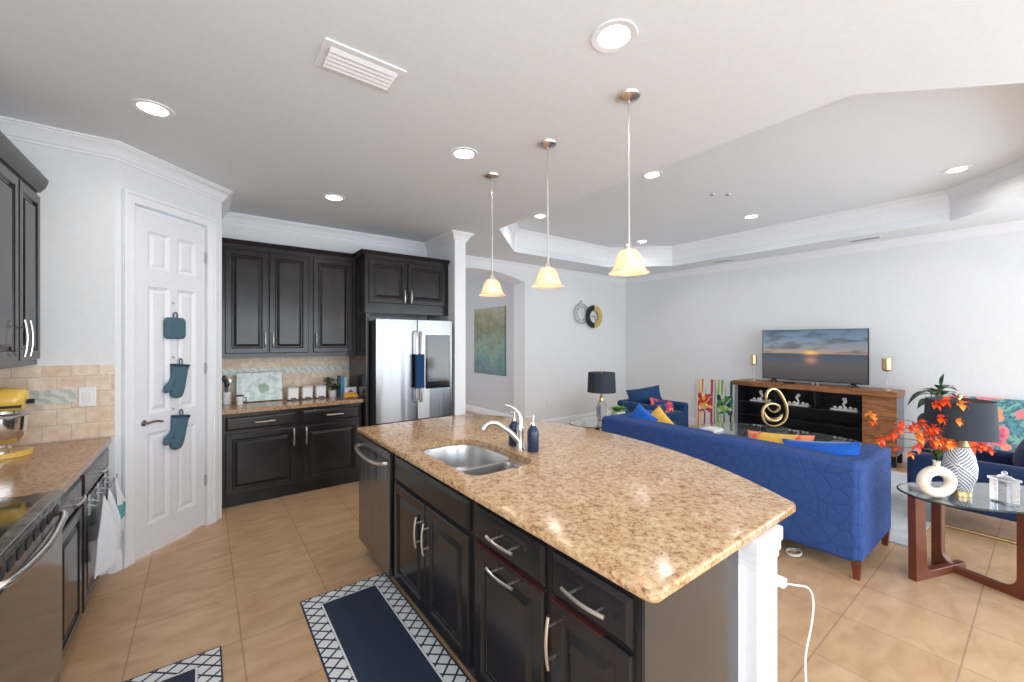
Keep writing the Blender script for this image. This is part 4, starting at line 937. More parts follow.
# towels on hooks hung over the left cabinet door
def hook_rack(y, label):
    t = thing('towel_hook', label, 'hook', (xb + .03, y, .70), 0, 'towel hooks on the left cabinet door')
    MB().box((-.012, -.012, -.10), (-.006, .012, .012)).tube([(-.008, -.045, -.03), (.0, -.045, -.035), (.028, -.045, -.045), (.04, -.045, -.03), (.036, -.045, -.012)], .003, 8).tube([(-.008, .045, -.03), (.0, .045, -.035), (.028, .045, -.045), (.04, .045, -.03), (.036, .045, -.012)], .003, 8).box((-.008, -.06, -.04), (-.004, .06, -.02)).build('bracket', M['steel_dull'], t, world=False)
    return t
h0 = hook_rack(3.17, 'steel over-door hook nearest the range with a white towel'); dup(h0, (xb + .03, 3.40, .70), 'steel over-door hook in the middle of the cabinet door'); dup(h0, (xb + .03, 3.62, .70), 'steel over-door hook nearest the pantry wall')
def towel(x, y, zt, L, W, m_, label, dec=False, seed=0):
    rnd = random.Random(seed); nu, nv = 22, 14; vs = []; fs = []
    for j in range(nv + 1):
        q = j / nv; wd = W * (.12 + .88 * min(1, q * 1.6) ** .8)
        for i in range(nu + 1):
            u = i / nu - .5; a = 2 * PI * i / nu
            fold = .022 * min(1, q * 2) * (math.sin(u * 19 + seed) + .5 * math.sin(u * 33 + seed * 2))
            vs.append((fold + .012 * math.sin(PI * q), u * wd, -q * L * (1 - .06 * abs(math.sin(u * 8 + seed))) + .012 * (1 - abs(u) * 2) * (1 - q)))
    n = (nu + 1) * (nv + 1); vs += [(a - .006, b, c) for a, b, c in vs]
    for j in range(nv):
        for i in range(nu):
            a = j * (nu + 1) + i; fs.append((a, a + 1, a + nu + 2, a + nu + 1)); fs.append((a + n, a + n + nu + 1, a + n + nu + 2, a + n + 1))
    for i in range(nu): fs.append((i, i + n, i + 1 + n, i + 1)); k = nv * (nu + 1) + i; fs.append((k, k + 1, k + 1 + n, k + n))
    for j in range(nv): k = j * (nu + 1); fs.append((k, k + nu + 1, k + nu + 1 + n, k + n)); k += nu; fs.append((k, k + n, k + n + nu + 1, k + nu + 1))
    o = MB().add(vs, fs).build('hanging_towel', m_, world=False, loc=(x, y, zt), smooth=60); tag(o, label, 'towel', 'towels on the left cabinet door'); return o
towel(xb + .075, 3.21, .668, .42, .12, M['whitecloth'], 'white hand towel hanging nearest the range', seed=1)
towel(xb + .075, 3.36, .668, .40, .10, M['whitecloth'], 'white hand towel hanging between the two others', seed=2)
def tw(nt, v, x, z):
    a = math_(nt, 'ABSOLUTE', math_(nt, 'ADD', z, .20)); bl = math_(nt, 'LESS_THAN', math_(nt, 'ADD', math_(nt, 'MULTIPLY', a, 1.0), math_(nt, 'MULTIPLY', noise(nt, v, 30), .07)), .085)
    r = ramp(nt, [(.3, srgb(70, 160, 90)), (.7, srgb(120, 170, 210))]); nt.links.new(noise(nt, v, 20), r.inputs[0])
    return mixc(nt, bl, srgb(226, 228, 234), r.outputs[0])
towel(xb + .075, 3.585, .668, .36, .14, art('printed_towel', tw, rough=.95), 'white towel with green and blue print hanging nearest the pantry wall', seed=3)

# pot holder and mitts on the pantry door
def on_door(s_, z, c=0): return dg(s_, z, -.012 + c)
RZD = PI / 4
def hookd(z, label):
    t = thing('adhesive_hook', label, 'hook', tuple(on_door(.402, z)), RZD, 'clear hooks on the pantry door')
    MB().box((-.014, -.006, -.03), (.014, -.0005, .035)).build('pad', M['plasticclear'], t, world=False, bevel=.004)
    MB().tube([(0, -.006, .01), (0, -.018, -.005), (0, -.026, -.012), (0, -.028, .0)], .0035, 8).build('hook', M['steel_dull'], t, world=False); return t
for z, l in ((1.845, 'top clear hook on the pantry door'), (1.43, 'middle clear hook on the pantry door'), (1.035, 'lowest clear hook on the pantry door')): hookd(z, l)
t = thing('pot_holder', 'teal quilted square pot holder hanging highest on the pantry door', 'pot holder', tuple(on_door(.415, 1.565)), RZD)
def soft(out, th, name, m_, parent, y0=-.03):
    n = len(out); cx_ = sum(p[0] for p in out) / n; cz_ = sum(p[1] for p in out) / n; vs = []; fs = []
    L = [(.0, 0, 1), (.5, 1, 1), (.86, .92, 1), (.97, .55, 1), (1, 0, 0), (.97, -.55, 0), (.86, -.92, 0), (.5, -1, 0), (0, -1, 0)]
    for s_, q, _ in L:
        for x, z in out: vs.append((cx_ + (x - cx_) * max(s_, .01), y0 - q * th / 2, cz_ + (z - cz_) * max(s_, .01)))
    for i in range(len(L) - 1):
        for j in range(n): k = (j + 1) % n; fs.append((i * n + j, i * n + k, (i + 1) * n + k, (i + 1) * n + j))
    fs.append(tuple(range(n))); fs.append(tuple((len(L) - 1) * n + j for j in reversed(range(n))))
    return MB().add(vs, fs).build(name, m_, parent, world=False, smooth=60)
soft(rrect(-.085, .085, .0, .165, .03), .02, 'pad', M['teal'], t, -.022)
MB().tube(catmull([(-.012, -.024, .16), (-.016, -.024, .19), (0, -.026, .205), (.016, -.024, .19), (.012, -.024, .16)], 4), .005, 8).build('loop', M['teal'], t, world=False)
def mitt(z, label, ss, tilt):
    t = thing('oven_mitt', label, 'oven mitt', tuple(on_door(ss, z)), RZD, 'oven mitts on the pantry door')
    R2 = Matrix.Rotation(tilt, 2)
    raw = catmull([(-.045, .0, 0), (.0, -.012, 0), (.045, .0, 0), (.066, .05, 0), (.075, .13, 0), (.082, .20, 0), (.085, .245, 0), (.0, .25, 0), (-.07, .243, 0), (-.067, .19, 0), (-.066, .15, 0), (-.088, .11, 0), (-.115, .075, 0), (-.122, .045, 0), (-.105, .028, 0), (-.082, .04, 0), (-.064, .062, 0), (-.060, .03, 0)], 4, True)
    pts = [tuple(R2 @ Vector((p.x * .84, p.y))) for p in raw]
    soft(pts, .034, 'mitt_body', M['teal'], t, -.034)
    cuff = [tuple(R2 @ Vector(p)) for p in [(-.061, .232), (.073, .232), (.073, .252), (-.061, .252)]]
    MB().prism(cuff, -.054, -.014, fr=lambda a, b, c: Vector((a, c, b))).build('cuff', mat('teal_trim', srgb(44, 66, 80), .9) if 'tt' not in M else M['tt'], t, world=False, bevel=.006)
    q = R2 @ Vector((.012, .25))
    MB().tube(catmull([(q.x - .01, -.032, q.y), (q.x - .012, -.03, q.y + .03), (q.x, -.03, q.y + .045), (q.x + .012, -.03, q.y + .03), (q.x + .01, -.032, q.y)], 4), .004, 8).build('loop', M['black'], t, world=False)
    return t
mitt(1.12, 'teal quilted oven mitt hanging in the middle of the pantry door', .415, -.10)
mitt(.725, 'teal quilted oven mitt hanging lowest on the pantry door', .410, -.14)

# kitchen mats
def mat_rug(x0, x1, y0, y1, label):
    hw, hl = (x1 - x0) / 2, (y1 - y0) / 2
    o = MB().prism(rrect(-hw, hw, -hl, hl, .006, 3), 0, .008).build('kitchen_mat', rug_mat('lattice_mat', hw, hl), world=False, loc=((x0 + x1) / 2, (y0 + y1) / 2, 0), smooth=0, bevel=.002)
    return tag(o, label, 'rug', 'navy kitchen mats')
mat_rug(.452, .965, 1.25, 2.68, 'long navy kitchen mat with white lattice border along the island')
mat_rug(-.44, .07, 1.2, 2.535, 'navy kitchen mat with white lattice border cut off at the bottom left, near the range')
#LIVING
# ------------------------------------------------------------------ hallway and arch wall decoration
t = thing('hall_painting', 'green and teal abstract canvas on the hallway wall seen through the arch', 'painting', (4.68, 6.98, .87))
MB().box((-.56, -.015, -.68), (.56, .015, .68)).build('canvas', M['hallart'], t, world=False, loc=(0, 0, .68), rot=(0, 0, PI / 2), bevel=.002)
t = thing('wall_clock', 'pair of overlapping ring clocks, one thin silver, one black and gold, on the arch wall', 'clock', (6.0, 5.47, 1.8))
fc = lambda a, b, c=0: Vector((a, -c, b))
def ring(mb, cx_, cz_, r0, r1, th, a0=0, a1=2 * PI, n=40, c0=0):
    full = abs(a1 - a0 - 2 * PI) < 1e-3; k = n if full else n + 1; A = [a0 + (a1 - a0) * i / n for i in range(k)]; vs = []; fs = []
    for a in A:
        for r, c in ((r0, c0), (r1, c0), (r1, c0 + th), (r0, c0 + th)): vs.append(fc(cx_ + r * math.cos(a), cz_ + r * math.sin(a), c))
    for i in range(n):
        j = (i + 1) % k
        for q in range(4): w_ = (q + 1) % 4; fs.append((4 * i + q, 4 * i + w_, 4 * j + w_, 4 * j + q))
    if not full: fs.append((0, 1, 2, 3)); fs.append(tuple(4 * (k - 1) + q for q in (3, 2, 1, 0)))
    return mb.add(vs, fs)
m_ = ring(MB(), -.19, .28, .185, .20, .012); ring(m_, -.19, .28, .12, .128, .012)
for i in range(12): a = PI * i / 6; m_.tube([fc(-.19 + .125 * math.cos(a), .28 + .125 * math.sin(a), .006), fc(-.19 + .19 * math.cos(a), .28 + .19 * math.sin(a), .006)], .005, 6)
m_.tube([fc(-.19, .28, .012), fc(-.19, .38, .012)], .005, 6).tube([fc(-.19, .28, .012), fc(-.12, .25, .012)], .005, 6).lathe([(.001, 0), (.02, 0), (.02, .03), (.001, .03)], fc(-.19, .50, 0), 14)
m_.build('silver_ring', M['steel_dull'], t, world=False)
ring(MB(), .145, .23, .125, .225, .02, PI / 2, 3 * PI / 2, 24, .014).build('black_half', M['black'], t, world=False)
ring(MB(), .145, .23, .125, .225, .02, -PI / 2, PI / 2, 24, .014).build('gold_half', mat('matte_gold', srgb(200, 172, 96), .5), t, world=False)
m_ = MB().tube([fc(.145, .23, .03), fc(.06, .24, .03)], .006, 6).tube([fc(.145, .23, .03), fc(.19, .13, .03)], .006, 6).lathe([(.001, 0), (.015, 0), (.015, .02), (.001, .02)], fc(.145, .23, .02), 12)
m_.build('hands', M['black'], t, world=False)

# ------------------------------------------------------------------ sofa (back towards the kitchen)
t = thing('sofa', 'long royal blue fabric sofa seen from behind, facing the television', 'sofa', (3.81, 1.83, 0))
y0, y1, x0, x1 = .735, 2.90, 3.36, 4.19
B((x0 + .02, y0 + .02, .12), (x1 - .03, y1 - .02, .40)).build('base', M['sofa'], t, bevel=.02, bseg=3)
B((x0, y0 + .015, .105), (x0 + .18, y1 - .015, .755)).build('backrest', M['sofa'], t, bevel=.035, bseg=4)
B((x0 + .01, y0, .105), (x1, y0 + .17, .745)).build('armrest', M['sofa'], t, bevel=.035, bseg=4)
B((x0 + .01, y1 - .17, .105), (x1, y1, .745)).build('armrest', M['sofa'], t, bevel=.035, bseg=4)
for k in range(2):
    ya = y0 + .175 + k * .895; B((x0 + .19, ya, .40), (x1 + .01, ya + .885, .53)).build('seat_cushion', M['sofa'], t, bevel=.04, bseg=4)
    B((x0 + .185, ya + .01, .50), (x0 + .33, ya + .875, .74)).build('back_cushion', M['sofa'], t, bevel=.05, bseg=4)
for lx, ly in ((x0 + .03, y0 + .03), (x1 - .05, y0 + .03), (x0 + .03, y1 - .03), (x1 - .05, y1 - .03)):
    MB().add([(lx - .016, ly - .016, 0), (lx + .016, ly - .016, 0), (lx + .016, ly + .016, 0), (lx - .016, ly + .016, 0), (lx - .026, ly - .026, .125), (lx + .026, ly - .026, .125), (lx + .026, ly + .026, .125), (lx - .026, ly + .026, .125)], [(0, 1, 2, 3), (7, 6, 5, 4), (0, 4, 5, 1), (1, 5, 6, 2), (2, 6, 7, 3), (3, 7, 4, 0)]).build('leg', M['walnut_leg'], t)
def cushion(loc, w_, h_, th, rot, m_, label, grp=None):
    o = MB().pillow(w_, h_, th).build('throw_pillow', M[m_], world=False, loc=loc, rot=rot, smooth=60); return tag(o, label, 'cushion', grp)
cushion((3.78, 1.36, .645), .50, .30, .15, (math.radians(-20), math.radians(-5), -PI / 2), 'yellowcush', 'yellow pillow with coral floral ends propped on the sofa back near the blue one')
cushion((3.68, 1.045, .675), .50, .26, .15, (math.radians(-14), math.radians(-8), -PI / 2), 'brightblue', 'bright blue pillow at the near arm of the sofa')
cushion((3.74, 2.66, .69), .28, .28, .13, (math.radians(-14), math.radians(32), -PI / 2), 'brightblue', 'bright blue pillow at the far end of the sofa')
cushion((3.84, 2.52, .665), .30, .30, .13, (math.radians(-20), math.radians(34), -PI / 2 - .3), 'yellowcush', 'yellow patterned pillow at the far end of the sofa')

# ------------------------------------------------------------------ armchairs: low velvet tubs on gold sled legs (local: front towards -Y)
def armchair(loc, rz, label, mm):
    t = thing('armchair', label, 'armchair', loc, rz, 'blue velvet armchairs')
    B((-.36, -.40, .17), (.36, .40, .36)).build('base', M[mm], t, world=False, bevel=.03, bseg=3)
    B((-.37, .28, .17), (.37, .42, .60)).build('backrest', M[mm], t, world=False, bevel=.045, bseg=4)
    for s_ in (-1, 1):
        a, b = sorted((s_ * .37, s_ * .26)); B((a, -.41, .17), (b, .41, .59)).build('armrest', M[mm], t, world=False, bevel=.045, bseg=4)
    B((-.255, -.41, .35), (.255, .28, .47)).build('seat_cushion', M[mm], t, world=False, bevel=.04, bseg=4)
    for s_ in (-1, 1):
        x = s_ * .335; MB().tube([(x, -.36, .18), (x, -.37, .012), (x, .37, .012), (x, .36, .18)], .011, 8).build('sled_leg', M['gold'], t, world=False)
    return t
a0 = armchair((5.68, 3.82, 0), 0, 'dark blue velvet armchair in the far corner beyond the sofa', 'velvet2')
armchair((5.27, .36, 0), PI, 'navy velvet armchair with gold sled legs behind the near glass side table', 'velvet')
cushion((5.68, 3.97, .665), .56, .27, .14, (math.radians(-14), math.radians(-9), -.6), 'velvet2', 'petrol blue pillow on top of the far armchair')
cushion((5.60, 3.60, .46), .40, .40, .14, (math.radians(-22), math.radians(12), math.radians(-30)), 'pinkcush', 'pink and navy patterned pillow in the far armchair')
cushion((5.32, .10, .64), .44, .34, .15, (math.radians(20), 0, math.radians(8)), 'velvet', 'navy pillow on the near armchair')
cushion((5.16, .50, .60), .26, .26, .13, (math.radians(12), math.radians(0), math.radians(75)), 'orangecush', 'orange pillow on the near armchair')

# ------------------------------------------------------------------ rug and coffee table
o = MB().prism(rrect(-1.15, 1.15, -1.35, 1.35, .01, 3), 0, .01).build('area_rug', M['greyrug'], world=False, loc=(5.37, 1.97, 0), smooth=0); tag(o, 'large mottled grey rug under the coffee table', 'rug')
def oval(a, b, p=2.5, n=56):
    return [(a * abs(math.cos(q)) ** (2 / p) * (1 if math.cos(q) >= 0 else -1), b * abs(math.sin(q)) ** (2 / p) * (1 if math.sin(q) >= 0 else -1)) for q in [2 * PI * i / n for i in range(n)]]
def u_frame(mb, A, Bp, zt, wd=.06, th=.035, R=.07):
    # flat wooden U loop standing between ground points A and B: two uprights and a bottom bar with rounded inner corners
    A = Vector((*A, 0)); Bp = Vector((*Bp, 0)); d = Bp - A; L = d.length; d.normalize(); n_ = Vector((d.y, -d.x, 0))
    inner = [(wd, zt)]
    for i in range(7): a = PI + PI / 2 * i / 6; inner.append((wd + R + R * math.cos(a), wd * .8 + R + R * math.sin(a)))
    for i in range(7): a = 3 * PI / 2 + PI / 2 * i / 6; inner.append((L - wd - R + R * math.cos(a), wd * .8 + R + R * math.sin(a)))
    inner.append((L - wd, zt))
    pts = [(0, 0), (L, 0), (L, zt)] + inner[::-1] + [(0, zt)]
    mb.prism(pts, -th / 2, th / 2, fr=lambda a, b, c: A + d * a + Vector((0, 0, b)) + n_ * c)
    return mb
def glass_table(name, loc, rz, a, b, zt, label, frames, mkw={}):
    t = thing(name, label, 'table', loc, rz)
    MB().prism(oval(a, b), zt - .012, zt).build('glass_top', M['edgegreen'], t, world=False, smooth=50, bevel=.002)
    MB().tube([(x, y, zt - .006) for x, y in oval(a + .001, b + .001)], .006, 8, closed=True).build('glass_edge', M['edgedark'], t, world=False)
    for A, Bp in frames: u_frame(MB(), A, Bp, zt - .0125, **mkw).build('leg_frame', M['walnut_leg'], t, world=False, bevel=.004)
    return t
glass_table('coffee_table', (5.30, 1.92, .010), 0, .56, .86, .44, 'glass-topped coffee table on wooden base in the middle of the grey rug', [((-.34, -.5), (.34, .5)), ((.34, -.5), (.02, -.03))], dict(wd=.06, th=.04))
o = MB().box((4.85, 2.42, .4505), (5.08, 2.60, .468)).box((4.86, 2.43, .468), (5.07, 2.59, .484)).build('magazine_stack', M['paper'], bevel=.002); tag(o, 'white magazines lying at the far end of the coffee table', 'magazines')
o = MB().prism(rrect(5.2, 5.55, 1.15, 1.45, .02), .4505, .462).build('serving_tray', M['steel_dull'], bevel=.002); tag(o, 'flat tray lying at the near end of the coffee table', 'tray')
# gold loop sculpture, facing the kitchen
t = thing('loop_sculpture', 'gold twisted loop sculpture on a black base on the coffee table', 'sculpture', (5.58, 2.05, .4502), math.radians(-37))
MB().box((-.14, -.05, 0), (.14, .05, .045)).build('base', M['black'], t, world=False, bevel=.003)
k_ = .00108
pl = [(165, 230), (185, 160), (245, 122), (310, 150), (360, 230), (390, 310), (397, 400), (370, 480), (300, 530), (230, 538), (165, 505), (132, 430), (142, 350), (185, 300), (240, 287), (298, 310), (305, 350), (260, 382), (210, 365), (182, 310)]
pts = catmull([((x - 262) * k_, .012 * math.sin(i * .7), .045 + (555 - y) * k_) for i, (x, y) in enumerate(pl)], 5, True)
MB().tube(pts, [.022 + .006 * math.sin(i * .12) for i in range(len(pts))], 10, closed=True, flat=.55).build('outer_loop', M['gold'], t, world=False)
pts = catmull([((x - 262) * k_, .02, .045 + (555 - y) * k_) for x, y in [(150, 370), (165, 420), (200, 462), (270, 480), (330, 455), (365, 410)]], 5)
MB().tube(pts, [.008 + .036 * math.sin(PI * i / (len(pts) - 1)) for i in range(len(pts))], 10, flat=.55).build('inner_crescent', M['gold'], t, world=False)

# ------------------------------------------------------------------ media console and television
t = thing('media_console', 'long wooden media console with dark open shelves under the television', 'media console', (6.9, 2.06, 0))
CX0, CX1, CY0, CY1 = 6.70, 7.12, 1.135, 3.02
B((CX0 - .02, CY0 - .012, .86), (CX1, CY1 + .03, .93)).build('top', M['wood'], t, bevel=.004)
B((CX0 + .005, CY0, .14), (CX1, CY0 + .03, .86)).build('side_panel', M['grey_side'], t); B((CX0 + .005, CY1 - .03, .14), (CX1, CY1, .86)).build('side_panel', M['grey_side'], t)
B((CX0, CY0 + .0, .14), (CX0 + .02, CY0 + .325, .855)).build('door', M['wood'], t, bevel=.002)
B((CX0 + .022, CY1 - .034, .17), (CX1 - .02, CY1 - .030, .86)).build('inner_lining', M['black'], t)
B((CX0 + .02, CY0 + .295, .14), (CX1, CY0 + .325, .86)).build('divider', M['black'], t)
B((CX1 - .02, CY0 + .325, .14), (CX1, CY1 - .03, .86)).build('back', M['black'], t); B((CX0 + .01, CY0 + .03, .14), (CX1 - .02, CY1 - .03, .17)).build('bottom', M['black'], t)
B((CX0 + .02, CY0 + .325, .60), (CX1 - .02, CY1 - .03, .618)).build('shelf', M['black'], t); B((CX0 + .05, CY0 + .325, .40), (CX1 - .02, CY1 - .03, .415)).build('shelf', M['black'], t)
for y in (1.965, 2.455): B((CX0 + .03, y, .618), (CX1 - .02, y + .02, .86)).build('divider', M['black'], t)
B((CX0, CY1 - .035, .14), (CX0 + .02, CY1, .855)).build('front_stile', M['grey_side'], t)
for x in (CX0 + .03, CX1 - .07):
    for y in (CY0 + .01, CY1 - .06): B((x, y, 0), (x + .05, y + .05, .14)).build('leg', M['black'], t)
def ornament(y, label, k):
    t = thing('shelf_ornament', label, 'ornament', (6.86, y, .6185), PI / 2, 'white ornaments on the console shelf')
    MB().prism(rrect(-.15, .15, -.05, .05, .01), 0, .018).build('tray', M['white'], t, world=False, bevel=.002)
    pts = [(-.0 + .012 * math.sin(i * 1.1 + k), 0, .018 + .15 * i / 9) for i in range(10)]
    MB().tube(pts, [.028, .02, .013, .012, .014, .018, .022, .02, .03, .012], 10).build('figure', M['white'], t, world=False)
    for i in range(5):
        x = -.12 + .055 * i
        if abs(x) > .03: MB().ball((x, .01 * (-1) ** i, .034), .022, .018, .016 + .006 * (i % 2), 10, 6).build('pebble', M['white'], t, world=False)
    return t
ornament(2.70, 'white ornament on a tray in the leftmost cubby of the console', 0); ornament(2.22, 'white ornament on a tray in the middle cubby of the console', 2); ornament(1.68, 'white ornament on a tray in the rightmost cubby of the console', 4)
t = thing('television', 'flat television showing a beach sunset on the media console', 'television', (6.92, 2.075, .93))
TY0, TY1, TZ0, TZ1 = 1.44, 2.71, .975, 1.715
B((6.915, TY0, TZ0), (6.95, TY1, TZ1)).build('housing', M['black'], t, bevel=.003)
MB().box((-.625, -.0015, -.36), (.625, .0015, .36)).build('screen', M['sunset'], t, world=False, loc=(-.0065, 0, .417), rot=(0, 0, -PI / 2), smooth=0)
for y in (1.60, 2.55): MB().tube([(6.85, y, .938), (6.93, y, .98), (7.0, y, .938)], .008, 8).tube([(6.90, y - .06, .938), (6.93, y, .98), (6.90, y + .06, .938)], .008, 8).build('foot', M['black'], t)
o = B((6.78, 2.24, .9305), (6.84, 2.38, .952)).build('media_box', M['black'], bevel=.003); tag(o, 'small black streaming box on the console under the television', 'media box')
for y, lb in ((2.02, 'tiny crystal trinket left of the other under the television'), (1.96, 'tiny crystal trinket right of the other under the television')):
    tag(MB().lathe([(.001, 0), (.016, 0), (.02, .012), (.01, .03), (.001, .034)], (6.80, y, .9305), 8).build('crystal_trinket', M['frost'], smooth=0), lb, 'trinket', 'crystal trinkets')
def candle(x, y, k, label):
    t = thing('candle_holder', label, 'candle holder', (x, y, .9305), 0, 'gold candle holders on the console')
    MB().lathe([(.001, 0), (.045 * k, 0), (.045 * k, .008), (.012, .014), (.001, .014)], (0, 0, 0), 24).build('foot', M['gold'], t, world=False)
    MB().lathe([(.022 * k, .012), (.018 * k, .10), (.02 * k, .235), (.001, .235), (.001, .012)], (0, 0, 0), 20).build('stem', M['frost'], t, world=False)
    MB().lathe([(.001, .235), (.03 * k, .24), (.048 * k, .26), (.048 * k, .40), (.044 * k, .40), (.044 * k, .27), (.001, .26)], (0, 0, 0), 26).build('cup', M['gold'], t, world=False)
    MB().lathe([(.001, .27), (.035 * k, .27), (.035 * k, .37), (.001, .372)], (0, 0, 0), 20).build('candle', M['white'], t, world=False)
    return t
candle(6.9, 2.83, .85, 'gold cup candle holder left of the television'); candle(6.85, 1.25, 1.05, 'gold cup candle holder right of the television')
# paintings
def canvas(name, label, x, yc, z0, w_, h_, m_, lean=4):
    o = MB().box((-w_ / 2, -.015, -h_ / 2), (w_ / 2, .015, h_ / 2)).build(name, m_, world=False, loc=(x, yc, z0 + h_ / 2 + .002), rot=(math.radians(-lean), 0, -PI / 2), bevel=.002)
    return tag(o, label, 'painting')
canvas('leaning_painting', 'red and yellow abstract canvas standing on the floor left of the console', 7.13, 3.72, 0, .32, .87, M['redart'], 3)
canvas('leaning_painting', 'green and blue abstract canvas standing between the red one and the console', 7.13, 3.38, 0, .32, .87, M['greenart'], 3)
canvas('leaning_painting', 'colourful pink floral canvas leaning on the wall behind the near armchair', 7.13, .12, 0, 1.25, .90, M['floral'], 3)

# plant beside the console
t = thing('floor_plant', 'tall plant with broad dark leaves in a grey pot right of the console', 'plant', (6.78, .82, 0))
MB().lathe([(.001, 0), (.11, 0), (.14, .28), (.135, .285), (.12, .27), (.001, .26)], (0, 0, 0), 26).build('pot', M['grey_side'], t, world=False)
rt = Vector((.798, -.6027, 0)); st = MB(); lf = MB(); lf2 = MB()
st.tube(catmull([(0, 0, .26), (-.02, .02, .55), (.01, -.01, .85), (.05, -.04, 1.0)], 5), .014, 8)
for q, z, dz, L, W in ((-.26, 1.06, -.6, .26, .09), (-.20, .82, -1.2, .24, .11), (-.1, .95, -.3, .22, .12), (.14, 1.0, .1, .24, .06), (.10, 1.0, .45, .2, .10), (-.05, 1.0, .5, .2, .10), (.02, .92, .2, .22, .12), (-.14, .68, -.2, .2, .10)):
    p = Vector((.02, -.02, .90)) + rt * q * .35 + Vector((0, 0, z - .98)); leafy(lf2 if q < -.15 else lf, p, rt * (1 if q > 0 else -1) + Vector((random.uniform(-.2, .2), random.uniform(-.2, .2), dz)), L, W)
    st.tube([(.0, 0, max(.3, z - .3)), tuple(p)], .005, 6)
leafy(lf, (.05, -.04, 1.0), (.15, -.1, 1), .24, .045, .1)
for i in range(10):
    a = random.uniform(0, 2 * PI); leafy(lf, (.04, -.03, .93 + random.uniform(-.06, .06)), (math.cos(a), math.sin(a), random.uniform(.1, .7)), .2, .12)
st.build('stem', M['stem'], t, world=False); lf.build('leaves', M['greenleaf'], t, world=False); lf2.build('drooping_leaves', M['darkleaf'], t, world=False)

# ------------------------------------------------------------------ near glass side table and what stands on it
ZT = .56
RA = math.atan2(-.67, .74)
def lt(x, y): # world to local of the near table
    dx, dy = x - 4.07, y - .19; return (dx * math.cos(-RA) - dy * math.sin(-RA), dx * math.sin(-RA) + dy * math.cos(-RA))
A_, C_, J_, D_ = lt(3.665, .545), lt(4.06, .50), lt(4.13, .37), lt(3.91, .07)
t = glass_table('side_table', (4.07, .19, 0), RA, .56, .26, ZT, 'oval glass side table on a looped walnut base at the right edge', [(C_, D_)], dict(wd=.055, th=.045, R=.08))
mb = MB(); A3 = Vector((*A_, 0)); J3 = Vector((*J_, 0)); d = (J3 - A3); L_ = d.length; d.normalize(); n_ = Vector((d.y, -d.x, 0)); zt = ZT - .0125; R = .05; wd = .085
inner = [(wd, zt)] + [(wd + .02 + R + R * math.cos(PI + PI / 2 * i / 6), .05 + R + R * math.sin(PI + PI / 2 * i / 6)) for i in range(7)]
mb.prism([(0, 0), (L_, 0), (L_, .05)] + inner[::-1] + [(-.01, zt)], -.022, .022, fr=lambda a, b, c: A3 + d * a + Vector((0, 0, b)) + n_ * c)
mb.build('leg_frame', M['walnut_leg'], t, world=False, bevel=.004)
def lamp(loc, label, body_prof, bm_, neck, shade_r, sz0, sz1, total, m_neck='gold', seg=28, bsm=35):
    t = thing('table_lamp', label, 'lamp', loc, 0)
    MB().lathe(body_prof, (0, 0, 0), seg).build('body', M[bm_], t, world=False, smooth=bsm)
    MB().lathe(neck, (0, 0, 0), 24).build('neck', M[m_neck], t, world=False)
    k = .94
    MB().lathe([(shade_r, sz0), (shade_r * k, sz1), (shade_r * k - .004, sz1), (shade_r - .004, sz0)], (0, 0, 0), 40).build('shade', M['shade_grey'], t, world=False)
    MB().lathe([(.004, sz0 - .02), (.004, total), (.001, total)], (0, 0, 0), 8).tube([(-shade_r * k + .003, 0, sz1 - .02), (shade_r * k - .003, 0, sz1 - .02)], .003, 6).build('harp', M['gold'], t, world=False)
    MB().ball((0, 0, (sz0 + sz1) / 2), .03, .03, .04).build('bulb', M['lampbulb'], t, world=False)
    MB().lathe([(.001, total - .03), (.012, total - .02), (.012, total), (.001, total + .008)], (0, 0, 0), 12).build('finial', M['gold'], t, world=False)
    l = bpy.data.lights.new('lamp_bulb_light', 'POINT'); l.energy = 2.0; l.color = (1, .72, .42); l.shadow_soft_size = .04
    lo = bpy.data.objects.new('lamp_bulb_light', l); COL.objects.link(lo); lo.location = Vector(loc) + Vector((0, 0, (sz0 + sz1) / 2 + .02))
    return t
M['lampbulb'] = mat('warm_bulb', (1, .8, .55), .5, emit=8, ecol=(1, .78, .5))
M['shade_grey2'] = M['shade_grey']
lamp((3.90, .36, ZT), 'table lamp with white line-patterned body and charcoal drum shade on the near side table', [(.001, .03), (.046, .03), (.055, .05), (.078, .12), (.082, .18), (.070, .25), (.046, .31), (.030, .335), (.001, .335)], 'geo',
     [(.001, 0), (.052, 0), (.052, .028), (.045, .031), (.001, .031), (.001, .30), (.046, .31), (.032, .345), (.016, .39), (.001, .395)], .168, .375, .61, .64)
rv = Vector((.798, -.6027, 0)); fv = Vector((.6027, .798, 0))
vx, vy = 3.70, .44
t = thing('ring_vase', 'white ring-shaped vase with orange blossom branches on the near side table', 'vase', (vx, vy, ZT), math.radians(-37.06))
pts = [(.088 * math.cos(a), 0, .100 + .070 * math.sin(a)) for a in [2 * PI * i / 40 for i in range(40)]]
MB().tube(pts, [.031 for i in range(40)], 16, closed=True, ref=(1, 0, 0)).lathe([(.02, .19), (.016, .215), (.021, .232), (.017, .232), (.012, .215), (.014, .19)], (0, 0, 0), 20).build('vase_body', M['cream'], t, world=False, smooth=60)
fls = [(-20, 25), (-14, 20), (-10, 27), (-5, 19), (-19, 32), (-13, 36), (-8, 35), (-25, 38), (-64, 50), (-45, 36), (-50, 28), (-57, 20), (-61, 47), (-65, 42), (-48, 32), (-60, 25), (-55, 22), (-40, 41), (-39, 15), (-31, 20), (-23, 8), (-26, 36), (-18, 39), (-11, 40), (-12, 24), (-16, 27), (-8, 22), (-3, 27), (-1, 22), (4, 24), (8, 22), (3, 46), (7, 46), (1, 60), (5, 62), (9, 64), (13, 62), (22, 60), (30, 60), (32, 31), (36, 30), (44, 19), (49, 15), (47, 17)]
